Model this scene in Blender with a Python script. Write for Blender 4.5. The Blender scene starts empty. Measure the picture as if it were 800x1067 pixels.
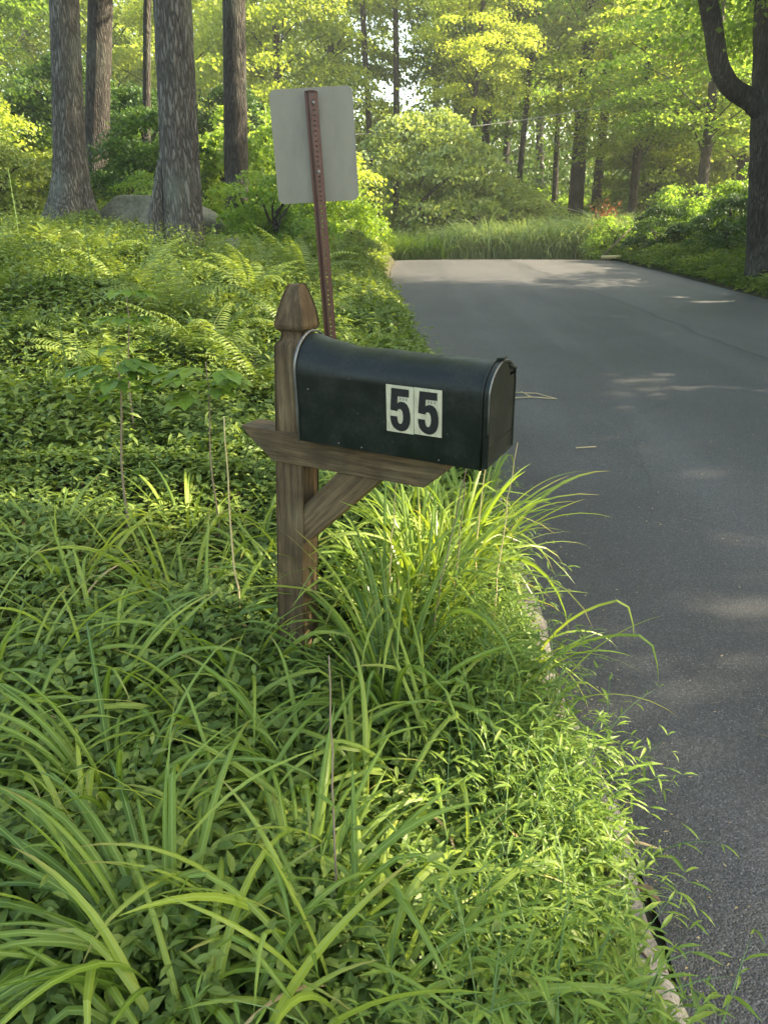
import bpy, math
import numpy as np
from mathutils import Vector
rng = np.random.default_rng(7)
R = math.radians
scene = bpy.context.scene
col = scene.collection

# ------------------------------------------------------------------ terrain functions (metres)
EL_Y = [-12, 0, 1.2, 1.7, 2.2, 2.6, 3.0, 4.2, 6.5, 9, 13, 16, 20, 24, 28, 33, 40, 60]
EL_X = [.70, .64, .65, .67, .65, .64, .67, .70, .60, .43, .22, .08, .16, .34, .1, -1.5, -6, -24]
ER_X = [6.6, 6.6, 6.6, 6.6, 6.6, 6.7, 6.7, 6.7, 6.8, 6.85, 6.87, 6.9, 6.95, 6.8, 6.3, 4.6, .6, -17]
def eL(y): return np.interp(y, EL_Y, EL_X)
def eR(y): return np.interp(y, EL_Y, ER_X)
def sm(x, a, b):
    t = np.clip((x - a) / (b - a), 0, 1); return t * t * (3 - 2 * t)
def zroad(y):
    y = np.asarray(y, float)
    u = np.where(y < 24, .045 * np.maximum(0, y - 1), 1.035 - .05 * (y - 24))
    return np.maximum(u, -.0 + np.where(y > 24, .55, 0))
def zground(x, y):
    x = np.asarray(x, float); y = np.asarray(y, float)
    z = zroad(y)
    dl = np.maximum(0, eL(y) - x); dr = np.maximum(0, x - eR(y))
    k = .16 + .84 * sm(y, 1.8, 9.5)
    bank = 1.10 * (1 - np.exp(-dl / 2.2)) * k + .05 * sm(dl, 0, .15) + .02 * np.maximum(0, dl - 6) + .2 * np.clip(y - 15, 0, 12) * sm(dl, 2, 5)
    bank = bank + .05 * sm(dr, 0, .15) + .13 * np.minimum(dr, 6) + .02 * dr
    off = sm(np.maximum(dl, dr), .3, 2)
    bump = .05 * np.sin(1.3 * x + .7 * y) * np.sin(.9 * y - .5 * x + 1) + .03 * np.sin(3.1 * x + 1.2) * np.sin(2.7 * y)
    far = .11 * np.maximum(0, y - 33) * sm(np.maximum(dl, dr), .5, 5)
    far = np.where(y > 75, .11 * 42 * 1.0, far)
    return z + bank + bump * off + np.minimum(far, 4.6) - .03 * (1 - sm(np.maximum(dl, dr), 0, .05))

# ------------------------------------------------------------------ mesh helpers
class MB:
    """collects vertices/faces (quads or tris) and links them as ONE mesh object"""
    def __init__(s): s.v = []; s.f3 = []; s.f4 = []; s.n = 0; s.uv = []
    def add(s, v, f, attr=None):
        v = np.asarray(v, float).reshape(-1, 3); f = np.asarray(f, int)
        s.v.append(v)
        s.uv.append(np.zeros((len(v), 2)) if attr is None else np.asarray(attr, float).reshape(-1, 2))
        (s.f3 if f.shape[1] == 3 else s.f4).append(f + s.n); s.n += len(v)
    def arrays(s):
        V = np.concatenate(s.v); U = np.concatenate(s.uv)
        f3 = np.concatenate(s.f3) if s.f3 else np.zeros((0, 3), int)
        f4 = np.concatenate(s.f4) if s.f4 else np.zeros((0, 4), int)
        return V, U, f3, f4
    def mesh(s, name, mat, smooth=False, off=(0, 0, 0)):
        V, U, f3, f4 = s.arrays(); V = V - np.asarray(off)
        me = bpy.data.meshes.new(name)
        me.vertices.add(len(V)); me.vertices.foreach_set('co', V.astype(np.float32).ravel())
        li = np.concatenate([f3.ravel(), f4.ravel()]).astype(np.int32)
        me.loops.add(len(li)); me.loops.foreach_set('vertex_index', li)
        tot = np.concatenate([np.full(len(f3), 3), np.full(len(f4), 4)]).astype(np.int32)
        st = np.concatenate([[0], np.cumsum(tot)[:-1]]).astype(np.int32)
        me.polygons.add(len(tot)); me.polygons.foreach_set('loop_start', st); me.polygons.foreach_set('loop_total', tot)
        me.polygons.foreach_set('use_smooth', np.full(len(tot), bool(smooth)))
        a = me.attributes.new('lc', 'FLOAT2', 'POINT'); a.data.foreach_set('vector', U.astype(np.float32).ravel())
        me.update(calc_edges=True); me.validate()
        if mat: me.materials.append(mat)
        return me
    def build(s, name, mat, parent=None, smooth=False):
        q = parent
        while q is not None and '_off' not in q: q = q.parent
        off = q['_off'].to_list() if q is not None else (0, 0, 0)
        return link(name, s.mesh(name, mat, smooth, off), parent)
def link(name, data, parent=None, loc=None):
    o = bpy.data.objects.new(name, data); col.objects.link(o)
    if parent is not None: o.parent = parent
    if loc is not None: o.location = loc
    return o
def tag(o, label=None, cat=None, group=None, kind=None):
    for k, v in (('label', label), ('category', cat), ('group', group), ('kind', kind)):
        if v: o[k] = v
    return o
def thing(name, label, cat, loc=(0, 0, 0), group=None, world=True):
    """Empty at the thing's base; with world=True part meshes are given in world coordinates"""
    o = link(name, None, None, loc); o.empty_display_size = .1
    tag(o, label, cat, group)
    if world: o['_off'] = [float(c) for c in loc]
    return o
def boxmb(mb, o, ax, ay, az, xs, ys, zs):
    o = np.asarray(o, float); V = []
    for x in xs:
        for y in ys:
            for z in zs: V.append(o + ax * x + ay * y + az * z)
    mb.add(V, [(0, 1, 3, 2), (4, 6, 7, 5), (0, 4, 5, 1), (2, 3, 7, 6), (0, 2, 6, 4), (1, 5, 7, 3)])
def prism(mb, poly, ax, ay, n, o, d0, d1, bevel=0.0):
    """extrude a convex 2-D outline (in ax, ay) along n"""
    poly = np.asarray(poly, float); k = len(poly); o = np.asarray(o, float)
    c = poly.mean(0)
    rings = [(d0, bevel), (d0 + bevel, 0), (d1 - bevel, 0), (d1, bevel)] if bevel else [(d0, 0), (d1, 0)]
    V = []
    for d, b in rings:
        for p in poly:
            q = p + (c - p) / (np.linalg.norm(c - p) + 1e-9) * b * 1.3
            V.append(o + ax * q[0] + ay * q[1] + n * d)
    m = len(rings); F = []
    for r in range(m - 1):
        for i in range(k):
            j = (i + 1) % k; F.append((r * k + i, r * k + j, (r + 1) * k + j, (r + 1) * k + i))
    V += [o + ax * c[0] + ay * c[1] + n * d0, o + ax * c[0] + ay * c[1] + n * d1]
    mb.add(V, F)
    T = []
    b0 = m * k
    for i in range(k):
        j = (i + 1) % k; T.append((b0, j, i)); T.append((b0 + 1, (m - 1) * k + i, (m - 1) * k + j))
    mb.f3.append(np.array(T) + mb.n - len(V))
def tube(mb, pts, rad, seg=8, cap=True, jit=None):
    pts = np.asarray(pts, float); n = len(pts); rad = np.broadcast_to(np.asarray(rad, float), (n,))
    t = np.gradient(pts, axis=0); t /= np.linalg.norm(t, axis=1)[:, None] + 1e-12
    ref = np.array([0, 0, 1.]) if abs(t[0, 2]) < .8 else np.array([1., 0, 0])
    u = np.cross(t, ref); u /= np.linalg.norm(u, axis=1)[:, None] + 1e-12; w = np.cross(t, u)
    a = np.linspace(0, 2 * np.pi, seg, endpoint=False)
    rr = rad[:, None] * np.ones((n, seg))
    if jit is not None: rr = rr * jit
    V = pts[:, None] + u[:, None] * (np.cos(a) * rr)[..., None] + w[:, None] * (np.sin(a) * rr)[..., None]
    i = np.arange(n - 1)[:, None] * seg; j = np.arange(seg)[None]
    F = np.stack([i + j, i + (j + 1) % seg, i + seg + (j + 1) % seg, i + seg + j], -1).reshape(-1, 4)
    V = V.reshape(-1, 3); mb.add(V, F)
    if cap:
        k = mb.n; mb.v.append(np.array([pts[0], pts[-1]])); mb.uv.append(np.zeros((2, 2))); mb.n += 2
        b = k - n * seg
        T = [(k, b + (q + 1) % seg, b + q) for q in range(seg)] + [(k + 1, k - seg + q, k - seg + (q + 1) % seg) for q in range(seg)]
        mb.f3.append(np.array(T))
def unit(v): return v / (np.linalg.norm(v, axis=-1, keepdims=True) + 1e-12)

def leaves(mb, P, D, Nn, L, W, fold=.15, droop=.1, detail=0):
    """P base points, D directions, Nn approx normals, L lengths, W widths"""
    P = np.asarray(P, float); D = unit(np.asarray(D, float)); n = len(P)
    S = unit(np.cross(D, Nn)); N = np.cross(S, D)
    L = np.broadcast_to(L, (n,))[:, None]; W = np.broadcast_to(W, (n,))[:, None]
    if detail == 0:
        m = P + D * L * .45
        V = np.stack([P, m + S * W * .5 + N * W * fold, P + D * L - N * L * droop, m - S * W * .5 + N * W * fold], 1)
        b = np.arange(n)[:, None] * 4
        F = np.concatenate([b + np.array([[0, 1, 2]]), b + np.array([[0, 2, 3]])])
        mb.add(V.reshape(-1, 3), F)
    else:
        st = [(.28, .42, .0), (.62, .46, -.35), ]
        vs = [P]
        for t, w, dr in st:
            c = P + D * L * t + N * L * droop * dr
            vs += [c + S * W * w + N * W * fold, c, c - S * W * w + N * W * fold]
        vs.append(P + D * L - N * L * droop * 1.3)
        V = np.stack(vs, 1)
        b = np.arange(n)[:, None] * 8
        F3 = np.concatenate([b + np.array([[q]]) .reshape(1, -1) for q in ((0, 1, 2), (0, 2, 3), (4, 7, 5), (5, 7, 6))])
        F4 = np.concatenate([b + np.array([q]) for q in ((1, 4, 5, 2), (2, 5, 6, 3))])
        u = np.tile(np.array([[0, 0], [1, .3], [0, .3], [-1, .3], [1, .6], [0, .6], [-1, .6], [0, 1]]), (n, 1))
        k = mb.n; mb.add(V.reshape(-1, 3), F3, u); mb.f4.append(F4 + k)

def blades(mb, P, az, L, W, e0, bend, seg=10, fold=.25, power=1.4, twist=0.):
    """arching strap leaves"""
    n = len(P); s = np.linspace(0, 1, seg + 1)
    L = np.broadcast_to(L, (n,)); W = np.broadcast_to(W, (n,))
    e = e0[:, None] - bend[:, None] * s[None] ** power
    kk = rng.uniform(.35, .85, n)[:, None]; e = e - (rng.uniform(size=n) < .22)[:, None] * rng.uniform(.4, 1.5, n)[:, None] * (s[None] > kk)
    e = np.maximum(e, -1.45)
    wob = twist * rng.normal(size=n)[:, None] * s[None] ** 2
    h = np.stack([np.cos(az[:, None] + wob), np.sin(az[:, None] + wob)], -1)
    d = np.concatenate([h * np.cos(e)[..., None], np.sin(e)[..., None]], -1)
    ds = (L / seg)[:, None, None]
    pos = np.concatenate([np.zeros((n, 1, 3)), np.cumsum((d[:, :-1] + d[:, 1:]) / 2 * ds, 1)], 1) + P[:, None]
    side = np.stack([-np.sin(az[:, None] + wob), np.cos(az[:, None] + wob), 0 * e], -1)
    nrm = np.cross(d, side); nrm = unit(nrm) * np.where(1, 1, 1)
    prof = np.minimum(1, .55 + 1.5 * s) * (1 - s ** 3.2) ** .8
    w = W[:, None] * .5 * prof[None]
    tw = (rng.normal(size=n) * .35)[:, None] + (rng.normal(size=n) * .5)[:, None] * s
    sd = side * np.cos(tw)[..., None] + nrm * np.sin(tw)[..., None]
    nn = -side * np.sin(tw)[..., None] + nrm * np.cos(tw)[..., None]
    A = pos + sd * w[..., None] - nn * (w * fold)[..., None]
    B = pos - sd * w[..., None] - nn * (w * fold)[..., None]
    V = np.stack([A, pos, B], 2)                                   # n, seg+1, 3, 3
    k = 3 * (seg + 1)
    base = (np.arange(n) * k)[:, None, None]
    i = (np.arange(seg) * 3)[None, :, None]
    q = np.array([[0, 3, 4, 1], [1, 4, 5, 2]])
    F = (base[..., None] + i[..., None] + q[None, None]).reshape(-1, 4)
    u = np.stack(np.broadcast_arrays(np.array([1., 0, -1.])[None, None, :], s[None, :, None] + 0 * base), -1).reshape(-1, 2)
    mb.add(V.reshape(-1, 3), F, u)
    return pos

# ------------------------------------------------------------------ materials
def newmat(name):
    m = bpy.data.materials.new(name); m.use_nodes = True
    nt = m.node_tree; nt.nodes.clear()
    out = nt.nodes.new('ShaderNodeOutputMaterial')
    return m, nt, out
def N(nt, typ, ins=None, **kw):
    n = nt.nodes.new('ShaderNode' + typ)
    for k, v in kw.items(): setattr(n, k, v)
    for k, v in (ins or {}).items():
        if isinstance(v, bpy.types.NodeSocket): nt.links.new(v, n.inputs[k])
        else: n.inputs[k].default_value = v
    return n
def ramp(nt, fac, stops, interp='LINEAR'):
    r = nt.nodes.new('ShaderNodeValToRGB'); r.color_ramp.interpolation = interp
    e = r.color_ramp.elements
    while len(e) < len(stops): e.new(.5)
    for q, (p, c) in zip(e, stops):
        q.position = p; q.color = (*c, 1) if len(c) == 3 else c
    nt.links.new(fac, r.inputs[0]); return r.outputs[0]
def mixc(nt, fac, a, b, mode='MIX'):
    n = nt.nodes.new('ShaderNodeMix'); n.data_type = 'RGBA'; n.blend_type = mode
    for s, v in ((n.inputs[0], fac), (n.inputs[6], a), (n.inputs[7], b)):
        if isinstance(v, bpy.types.NodeSocket): nt.links.new(v, s)
        elif isinstance(v, (int, float)): s.default_value = v
        else: s.default_value = (*v, 1)
    return n.outputs[2]
def leaf_mat(name, stops, trans=.4, tcol=(1.25, 1.15, .55), rough=.45, stripe=None, spec=.35):
    m, nt, out = newmat(name)
    g = N(nt, 'NewGeometry'); oi = N(nt, 'ObjectInfo')
    ad = N(nt, 'Math', {0: g.outputs['Random Per Island'], 1: oi.outputs['Random']}, operation='ADD')
    hf = N(nt, 'Math', {0: ad.outputs[0], 1: .5}, operation='MULTIPLY')
    tc = N(nt, 'TexCoord')
    nz = N(nt, 'TexNoise', {'Vector': tc.outputs['Object'], 'Scale': .9, 'Detail': 2.})
    a2 = N(nt, 'Math', {0: nz.outputs[0], 1: -.5}, operation='ADD')
    a3 = N(nt, 'Math', {0: a2.outputs[0], 1: .8, 2: hf.outputs[0]}, operation='MULTIPLY_ADD')
    c = ramp(nt, a3.outputs[0], stops)
    if stripe is not None:
        at = N(nt, 'Attribute', attribute_name='lc'); sp = N(nt, 'SeparateXYZ', {0: at.outputs['Vector']})
        ab = N(nt, 'Math', {0: sp.outputs[0]}, operation='ABSOLUTE')
        st = ramp(nt, ab.outputs[0], [(.0, (1, 1, 1)), (.13, (.85, .85, .85)), (.26, (0, 0, 0))])
        f = N(nt, 'Math', {0: st, 1: stripe[1]}, operation='MULTIPLY')
        c = mixc(nt, f.outputs[0], c, stripe[0])
        # dry tips
        tip = N(nt, 'MapRange', {0: sp.outputs[1], 1: .80, 2: 1.0, 3: 0., 4: .8})
        rt = N(nt, 'Math', {0: g.outputs['Random Per Island'], 1: .72}, operation='GREATER_THAN')
        ft = N(nt, 'Math', {0: tip.outputs[0], 1: rt.outputs[0]}, operation='MULTIPLY')
        c = mixc(nt, ft.outputs[0], c, (.33, .24, .09))
    p = N(nt, 'BsdfPrincipled', {'Base Color': c, 'Roughness': rough, 'Specular IOR Level': spec})
    t = N(nt, 'BsdfTranslucent', {0: mixc(nt, 1., c, tcol, 'MULTIPLY')})
    mx = N(nt, 'MixShader', {0: trans, 1: p.outputs[0], 2: t.outputs[0]})
    nt.links.new(mx.outputs[0], out.inputs[0]); return m
def solid(name, c, rough=.6, metal=0., spec=.5):
    m, nt, out = newmat(name)
    p = N(nt, 'BsdfPrincipled', {'Base Color': (*c, 1), 'Roughness': rough, 'Metallic': metal, 'Specular IOR Level': spec})
    nt.links.new(p.outputs[0], out.inputs[0]); return m

M = {}
# greens, several species
M['pachy'] = leaf_mat('groundcover leaves', [(.1, (.045, .085, .014)), (.5, (.115, .185, .033)), (.9, (.26, .33, .07))], .38, rough=.5)
M['lily'] = leaf_mat('daylily blades', [(.1, (.075, .145, .02)), (.5, (.16, .25, .035)), (.9, (.31, .38, .06))], .45, rough=.38, stripe=((.30, .42, .12), .55))
M['stilt'] = leaf_mat('stilt grass leaves', [(.1, (.10, .17, .025)), (.5, (.18, .27, .035)), (.9, (.33, .40, .06))], .45, rough=.45, stripe=((.2, .36, .1), .4))
M['fern'] = leaf_mat('fern fronds', [(.1, (.10, .16, .035)), (.5, (.17, .24, .05)), (.9, (.26, .32, .08))], .45)
M['sapling'] = leaf_mat('maple sapling leaves', [(.1, (.07, .14, .02)), (.5, (.14, .24, .035)), (.9, (.24, .33, .05))], .45, rough=.4)
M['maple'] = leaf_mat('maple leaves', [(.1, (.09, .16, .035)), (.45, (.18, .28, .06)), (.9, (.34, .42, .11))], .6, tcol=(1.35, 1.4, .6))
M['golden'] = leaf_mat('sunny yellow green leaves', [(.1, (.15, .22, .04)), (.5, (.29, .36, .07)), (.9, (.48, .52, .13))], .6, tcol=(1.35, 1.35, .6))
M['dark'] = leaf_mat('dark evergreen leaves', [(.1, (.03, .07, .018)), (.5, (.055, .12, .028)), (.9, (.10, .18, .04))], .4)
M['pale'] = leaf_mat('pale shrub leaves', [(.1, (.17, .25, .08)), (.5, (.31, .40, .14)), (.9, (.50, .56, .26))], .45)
M['lime'] = leaf_mat('lime shrub leaves', [(.1, (.09, .18, .025)), (.5, (.16, .27, .04)), (.9, (.26, .37, .07))], .5, tcol=(1.4, 1.3, .45))
M['reed'] = leaf_mat('tall grass blades', [(.1, (.13, .21, .08)), (.5, (.23, .34, .13)), (.9, (.40, .50, .25))], .45, stripe=((.3, .42, .22), .5))
M['drygrass'] = leaf_mat('dead blades', [(.1, (.30, .19, .08)), (.9, (.52, .40, .20))], .3, tcol=(1.1, 1, .8))
M['litter'] = leaf_mat('brown litter', [(.1, (.06, .035, .018)), (.5, (.15, .095, .045)), (.9, (.30, .21, .11))], .15, tcol=(1.1, 1, .8))
M['stem'] = solid('green stem', (.09, .16, .035), .6)
M['twig'] = solid('grey brown twig', (.20, .15, .10), .9)
M['straw'] = solid('straw stalk', (.50, .40, .20), .8)
M['orange'] = leaf_mat('orange leaves', [(.1, (.30, .10, .04)), (.9, (.42, .20, .08))], .3, tcol=(1.1, 1, .8))

def bark(name, c0, c1, c2, sc=6., bump=.6, lichen=0.):
    m, nt, out = newmat(name)
    tc = N(nt, 'TexCoord')
    mp = N(nt, 'Mapping', {'Vector': tc.outputs['Object'], 'Scale': (1, 1, .16)})
    nz = N(nt, 'TexNoise', {'Vector': mp.outputs[0], 'Scale': sc * 1.2, 'Detail': 4.})
    ds = mixc(nt, .12, mp.outputs[0], nz.outputs[1])
    vo = N(nt, 'TexVoronoi', {'Vector': ds, 'Scale': sc * 2.4}, feature='DISTANCE_TO_EDGE')
    fur = ramp(nt, vo.outputs[0], [(0, (0, 0, 0)), (.4, (1, 1, 1))])
    fine = N(nt, 'TexNoise', {'Vector': mp.outputs[0], 'Scale': sc * 9, 'Detail': 5., 'Roughness': .7})
    hh = N(nt, 'Math', {0: fine.outputs[0], 1: .5, 2: fur}, operation='MULTIPLY_ADD')
    big = N(nt, 'TexNoise', {'Vector': tc.outputs['Object'], 'Scale': 1.6, 'Detail': 3.})
    c = ramp(nt, hh.outputs[0], [(.15, c0), (.6, c1), (1.0, c2)])
    c = mixc(nt, ramp(nt, big.outputs[0], [(.5, (0, 0, 0)), (.75, (.7, .7, .7))]), c, tuple(q * .55 for q in c1))
    if lichen:
        c = mixc(nt, ramp(nt, big.outputs[0], [(.3, (lichen,) * 3), (.5, (0, 0, 0))]), c, (.22, .26, .20))
    b = N(nt, 'Bump', {'Strength': bump, 'Distance': .05, 'Height': hh.outputs[0]})
    p = N(nt, 'BsdfPrincipled', {'Base Color': c, 'Roughness': .9, 'Normal': b.outputs[0], 'Specular IOR Level': .2})
    nt.links.new(p.outputs[0], out.inputs[0]); return m
M['bark'] = bark('furrowed grey bark', (.03, .027, .022), (.115, .105, .09), (.22, .205, .18), 11, 1., .3)
M['bark2'] = bark('dark bark', (.011, .010, .008), (.042, .037, .031), (.08, .071, .06), 10, .7, .15)

def wood(name, c0, c1, c2, axis):
    m, nt, out = newmat(name)
    tc = N(nt, 'TexCoord')
    # rotate so that the grain axis is the texture's Z
    vz = N(nt, 'VectorRotate', {'Vector': tc.outputs['Object'], 'Angle': R(26)}, rotation_type='Z_AXIS')
    vr = N(nt, 'VectorRotate', {'Vector': vz.outputs[0], 'Angle': R(axis)}, rotation_type='Y_AXIS')
    mp = N(nt, 'Mapping', {'Vector': vr.outputs[0], 'Scale': (1, 1, .06)})
    n1 = N(nt, 'TexNoise', {'Vector': mp.outputs[0], 'Scale': 70., 'Detail': 6., 'Roughness': .65, 'Distortion': .4})
    n2 = N(nt, 'TexNoise', {'Vector': mp.outputs[0], 'Scale': 260., 'Detail': 3.})
    n3 = N(nt, 'TexNoise', {'Vector': tc.outputs['Object'], 'Scale': 7., 'Detail': 4.})
    a = N(nt, 'Math', {0: n2.outputs[0], 1: .45, 2: n1.outputs[0]}, operation='MULTIPLY_ADD')
    c = ramp(nt, a.outputs[0], [(.45, c0), (.68, c1), (.95, c2)])
    c = mixc(nt, ramp(nt, n3.outputs[0], [(.42, (0, 0, 0)), (.68, (.75, .75, .75))]), c, tuple(q * .45 for q in c1))
    c = mixc(nt, ramp(nt, n3.outputs[1], [(.3, (.3, .3, .3)), (.5, (0, 0, 0))]), c, (.10, .12, .07))
    b = N(nt, 'Bump', {'Strength': .7, 'Distance': .004, 'Height': a.outputs[0]})
    p = N(nt, 'BsdfPrincipled', {'Base Color': c, 'Roughness': .85, 'Normal': b.outputs[0], 'Specular IOR Level': .25})
    nt.links.new(p.outputs[0], out.inputs[0]); return m
WC = ((.020, .013, .007), (.095, .063, .031), (.195, .135, .070))
M['wood_v'] = wood('weathered post timber', *WC, 0)
M['wood_h'] = wood('weathered beam timber', *WC, -92)
M['wood_d'] = wood('weathered brace timber', *WC, -46)

def asphalt():
    m, nt, out = newmat('asphalt')
    tc = N(nt, 'TexCoord'); P_ = tc.outputs['Object']
    vo = N(nt, 'TexVoronoi', {'Vector': P_, 'Scale': 190.})
    sp = N(nt, 'TexVoronoi', {'Vector': P_, 'Scale': 110.})
    n1 = N(nt, 'TexNoise', {'Vector': P_, 'Scale': .7, 'Detail': 6., 'Roughness': .6})
    mp = N(nt, 'Mapping', {'Vector': P_, 'Scale': (1.0, .12, 1)})
    n2 = N(nt, 'TexNoise', {'Vector': mp.outputs[0], 'Scale': 1.6, 'Detail': 5.})
    fine = N(nt, 'TexNoise', {'Vector': P_, 'Scale': 260., 'Detail': 2.})
    base = ramp(nt, fine.outputs[0], [(.3, (.018, .018, .0185)), (.7, (.056, .055, .053))])
    base = mixc(nt, ramp(nt, n1.outputs[0], [(.38, (0, 0, 0)), (.65, (.75, .75, .75))]), base, (.060, .059, .058))
    base = mixc(nt, ramp(nt, n2.outputs[0], [(.45, (0, 0, 0)), (.62, (.45, .45, .45))]), base, (.085, .082, .08))
    vv = N(nt, 'SeparateColor', {0: vo.outputs['Color']})
    base = mixc(nt, 1., base, ramp(nt, vv.outputs[1], [(0, (.55, .55, .55)), (.6, (1, 1, 1)), (1, (1.7, 1.7, 1.7))]), 'MULTIPLY')
    # pale aggregate chips: only some cells
    spr = N(nt, 'SeparateColor', {0: sp.outputs['Color']})
    chip = N(nt, 'Math', {0: spr.outputs[0], 1: .86}, operation='GREATER_THAN')
    dd = N(nt, 'Math', {0: sp.outputs['Distance'], 1: .30}, operation='LESS_THAN')
    cf = N(nt, 'Math', {0: chip.outputs[0], 1: dd.outputs[0]}, operation='MULTIPLY')
    base = mixc(nt, cf.outputs[0], base, (.16, .155, .145))
    # paving joint along the middle: x = 3.9 wandering a little
    sx = N(nt, 'SeparateXYZ', {0: P_})
    wn = N(nt, 'TexNoise', {'W': sx.outputs[1], 'Scale': .35, 'Detail': 3.}, noise_dimensions='1D')
    ww = N(nt, 'Math', {0: wn.outputs[0], 1: .5, 2: 3.72}, operation='MULTIPLY_ADD')
    sl = N(nt, 'Math', {0: sx.outputs[1], 1: -.035, 2: .55}, operation='MULTIPLY_ADD')
    w2 = N(nt, 'Math', {0: ww.outputs[0], 1: sl.outputs[0]}, operation='ADD')
    dx = N(nt, 'Math', {0: sx.outputs[0], 1: w2.outputs[0]}, operation='SUBTRACT')
    ax = N(nt, 'Math', {0: dx.outputs[0]}, operation='ABSOLUTE')
    jt = ramp(nt, ax.outputs[0], [(0, (.85, .85, .85)), (.035, (.3, .3, .3)), (.12, (0, 0, 0))])
    base = mixc(nt, jt, base, (.018, .018, .018))
    right = N(nt, 'MapRange', {0: dx.outputs[0], 1: 0., 2: .05, 3: 0., 4: .22})
    base = mixc(nt, right.outputs[0], base, (.12, .115, .11))
    # hairline cracks
    cn = N(nt, 'TexNoise', {'Vector': P_, 'Scale': 1.3, 'Detail': 4.})
    cv = mixc(nt, .25, P_, cn.outputs[1])
    cr = N(nt, 'TexVoronoi', {'Vector': cv, 'Scale': .55}, feature='DISTANCE_TO_EDGE')
    crk = ramp(nt, cr.outputs[0], [(0, (.35, .35, .35)), (.005, (.0, .0, .0))])
    msk = ramp(nt, n1.outputs[0], [(.46, (0, 0, 0)), (.52, (1, 1, 1))])
    cf2 = mixc(nt, 1., crk, msk, 'MULTIPLY')
    base = mixc(nt, cf2, base, (.012, .012, .012))
    vcs = N(nt, 'SeparateColor', {0: vo.outputs['Color']})
    h = N(nt, 'Math', {0: vo.outputs['Distance'], 1: -1., 2: vcs.outputs[0]}, operation='MULTIPLY_ADD')
    b = N(nt, 'Bump', {'Strength': .6, 'Distance': .006, 'Height': h.outputs[0]})
    p = N(nt, 'BsdfPrincipled', {'Base Color': base, 'Roughness': .62, 'Normal': b.outputs[0], 'Specular IOR Level': .5})
    nt.links.new(p.outputs[0], out.inputs[0]); return m
M['asphalt'] = asphalt()

def soil(name, cs, scale=6.):
    m, nt, out = newmat(name)
    tc = N(nt, 'TexCoord')
    n1 = N(nt, 'TexNoise', {'Vector': tc.outputs['Object'], 'Scale': scale, 'Detail': 8., 'Roughness': .7})
    n2 = N(nt, 'TexNoise', {'Vector': tc.outputs['Object'], 'Scale': scale * 12, 'Detail': 4.})
    a = N(nt, 'Math', {0: n2.outputs[0], 1: .5, 2: n1.outputs[0]}, operation='MULTIPLY_ADD')
    c = ramp(nt, a.outputs[0], [(.5, cs[0]), (.75, cs[1]), (1., cs[2])])
    b = N(nt, 'Bump', {'Strength': .8, 'Distance': .02, 'Height': a.outputs[0]})
    p = N(nt, 'BsdfPrincipled', {'Base Color': c, 'Roughness': .95, 'Normal': b.outputs[0], 'Specular IOR Level': .15})
    nt.links.new(p.outputs[0], out.inputs[0]); return m
M['soil'] = soil('leaf litter soil', ((.018, .022, .010), (.045, .045, .022), (.10, .085, .045)))
M['kerb'] = soil('worn concrete kerb', ((.10, .09, .07), (.22, .20, .165), (.34, .31, .26)), 9)
M['rock'] = soil('lichen grey rock', ((.04, .055, .025), (.115, .115, .085), (.20, .19, .155)), 1.6)

def paint_dark():
    m, nt, out = newmat('dark green enamel')
    tc = N(nt, 'TexCoord')
    n1 = N(nt, 'TexNoise', {'Vector': tc.outputs['Object'], 'Scale': 9., 'Detail': 8., 'Roughness': .7})
    n2 = N(nt, 'TexNoise', {'Vector': tc.outputs['Object'], 'Scale': 90., 'Detail': 5., 'Roughness': .75})
    a = N(nt, 'Math', {0: n1.outputs[0], 1: n2.outputs[0]}, operation='MULTIPLY')
    f = ramp(nt, a.outputs[0], [(.23, (0, 0, 0)), (.36, (.42, .42, .42))])
    c = mixc(nt, f, (.003, .0065, .004), (.026, .029, .022))
    vo = N(nt, 'TexVoronoi', {'Vector': tc.outputs['Object'], 'Scale': 42.})
    sp = ramp(nt, vo.outputs[0], [(.05, (.6, .6, .6)), (.09, (0, 0, 0))])
    vc = N(nt, 'SeparateColor', {0: vo.outputs['Color']})
    k = N(nt, 'Math', {0: vc.outputs[0], 1: .88}, operation='GREATER_THAN')
    kk = N(nt, 'Math', {0: sp, 1: k.outputs[0]}, operation='MULTIPLY')
    c = mixc(nt, kk.outputs[0], c, (.16, .16, .13))
    rg = ramp(nt, n1.outputs[0], [(.3, (.34, .34, .34)), (.7, (.62, .62, .62))])
    b = N(nt, 'Bump', {'Strength': .08, 'Distance': .004, 'Height': n1.outputs[0]})
    p = N(nt, 'BsdfPrincipled', {'Base Color': c, 'Roughness': rg, 'Normal': b.outputs[0], 'Specular IOR Level': .28})
    nt.links.new(p.outputs[0], out.inputs[0]); return m
M['enamel'] = paint_dark()
def grimy(name, c, d, rough=.55, metal=0., sc=25., amt=.6):
    m, nt, out = newmat(name)
    tc = N(nt, 'TexCoord')
    mp = N(nt, 'Mapping', {'Vector': tc.outputs['Object'], 'Scale': (1, 1, .35)})
    n1 = N(nt, 'TexNoise', {'Vector': mp.outputs[0], 'Scale': sc, 'Detail': 7., 'Roughness': .7})
    cc = mixc(nt, ramp(nt, n1.outputs[0], [(.42, (0, 0, 0)), (.7, (amt,) * 3)]), c, d)
    p = N(nt, 'BsdfPrincipled', {'Base Color': cc, 'Roughness': rough, 'Metallic': metal})
    nt.links.new(p.outputs[0], out.inputs[0]); return m
M['sticker'] = grimy('reflective number backing', (.50, .47, .33), (.22, .19, .11), .5, 0, 60.)
M['black'] = solid('black print', (.008, .009, .010), .45)
M['mark'] = solid('faint grey print', (.20, .20, .17), .6)
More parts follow.
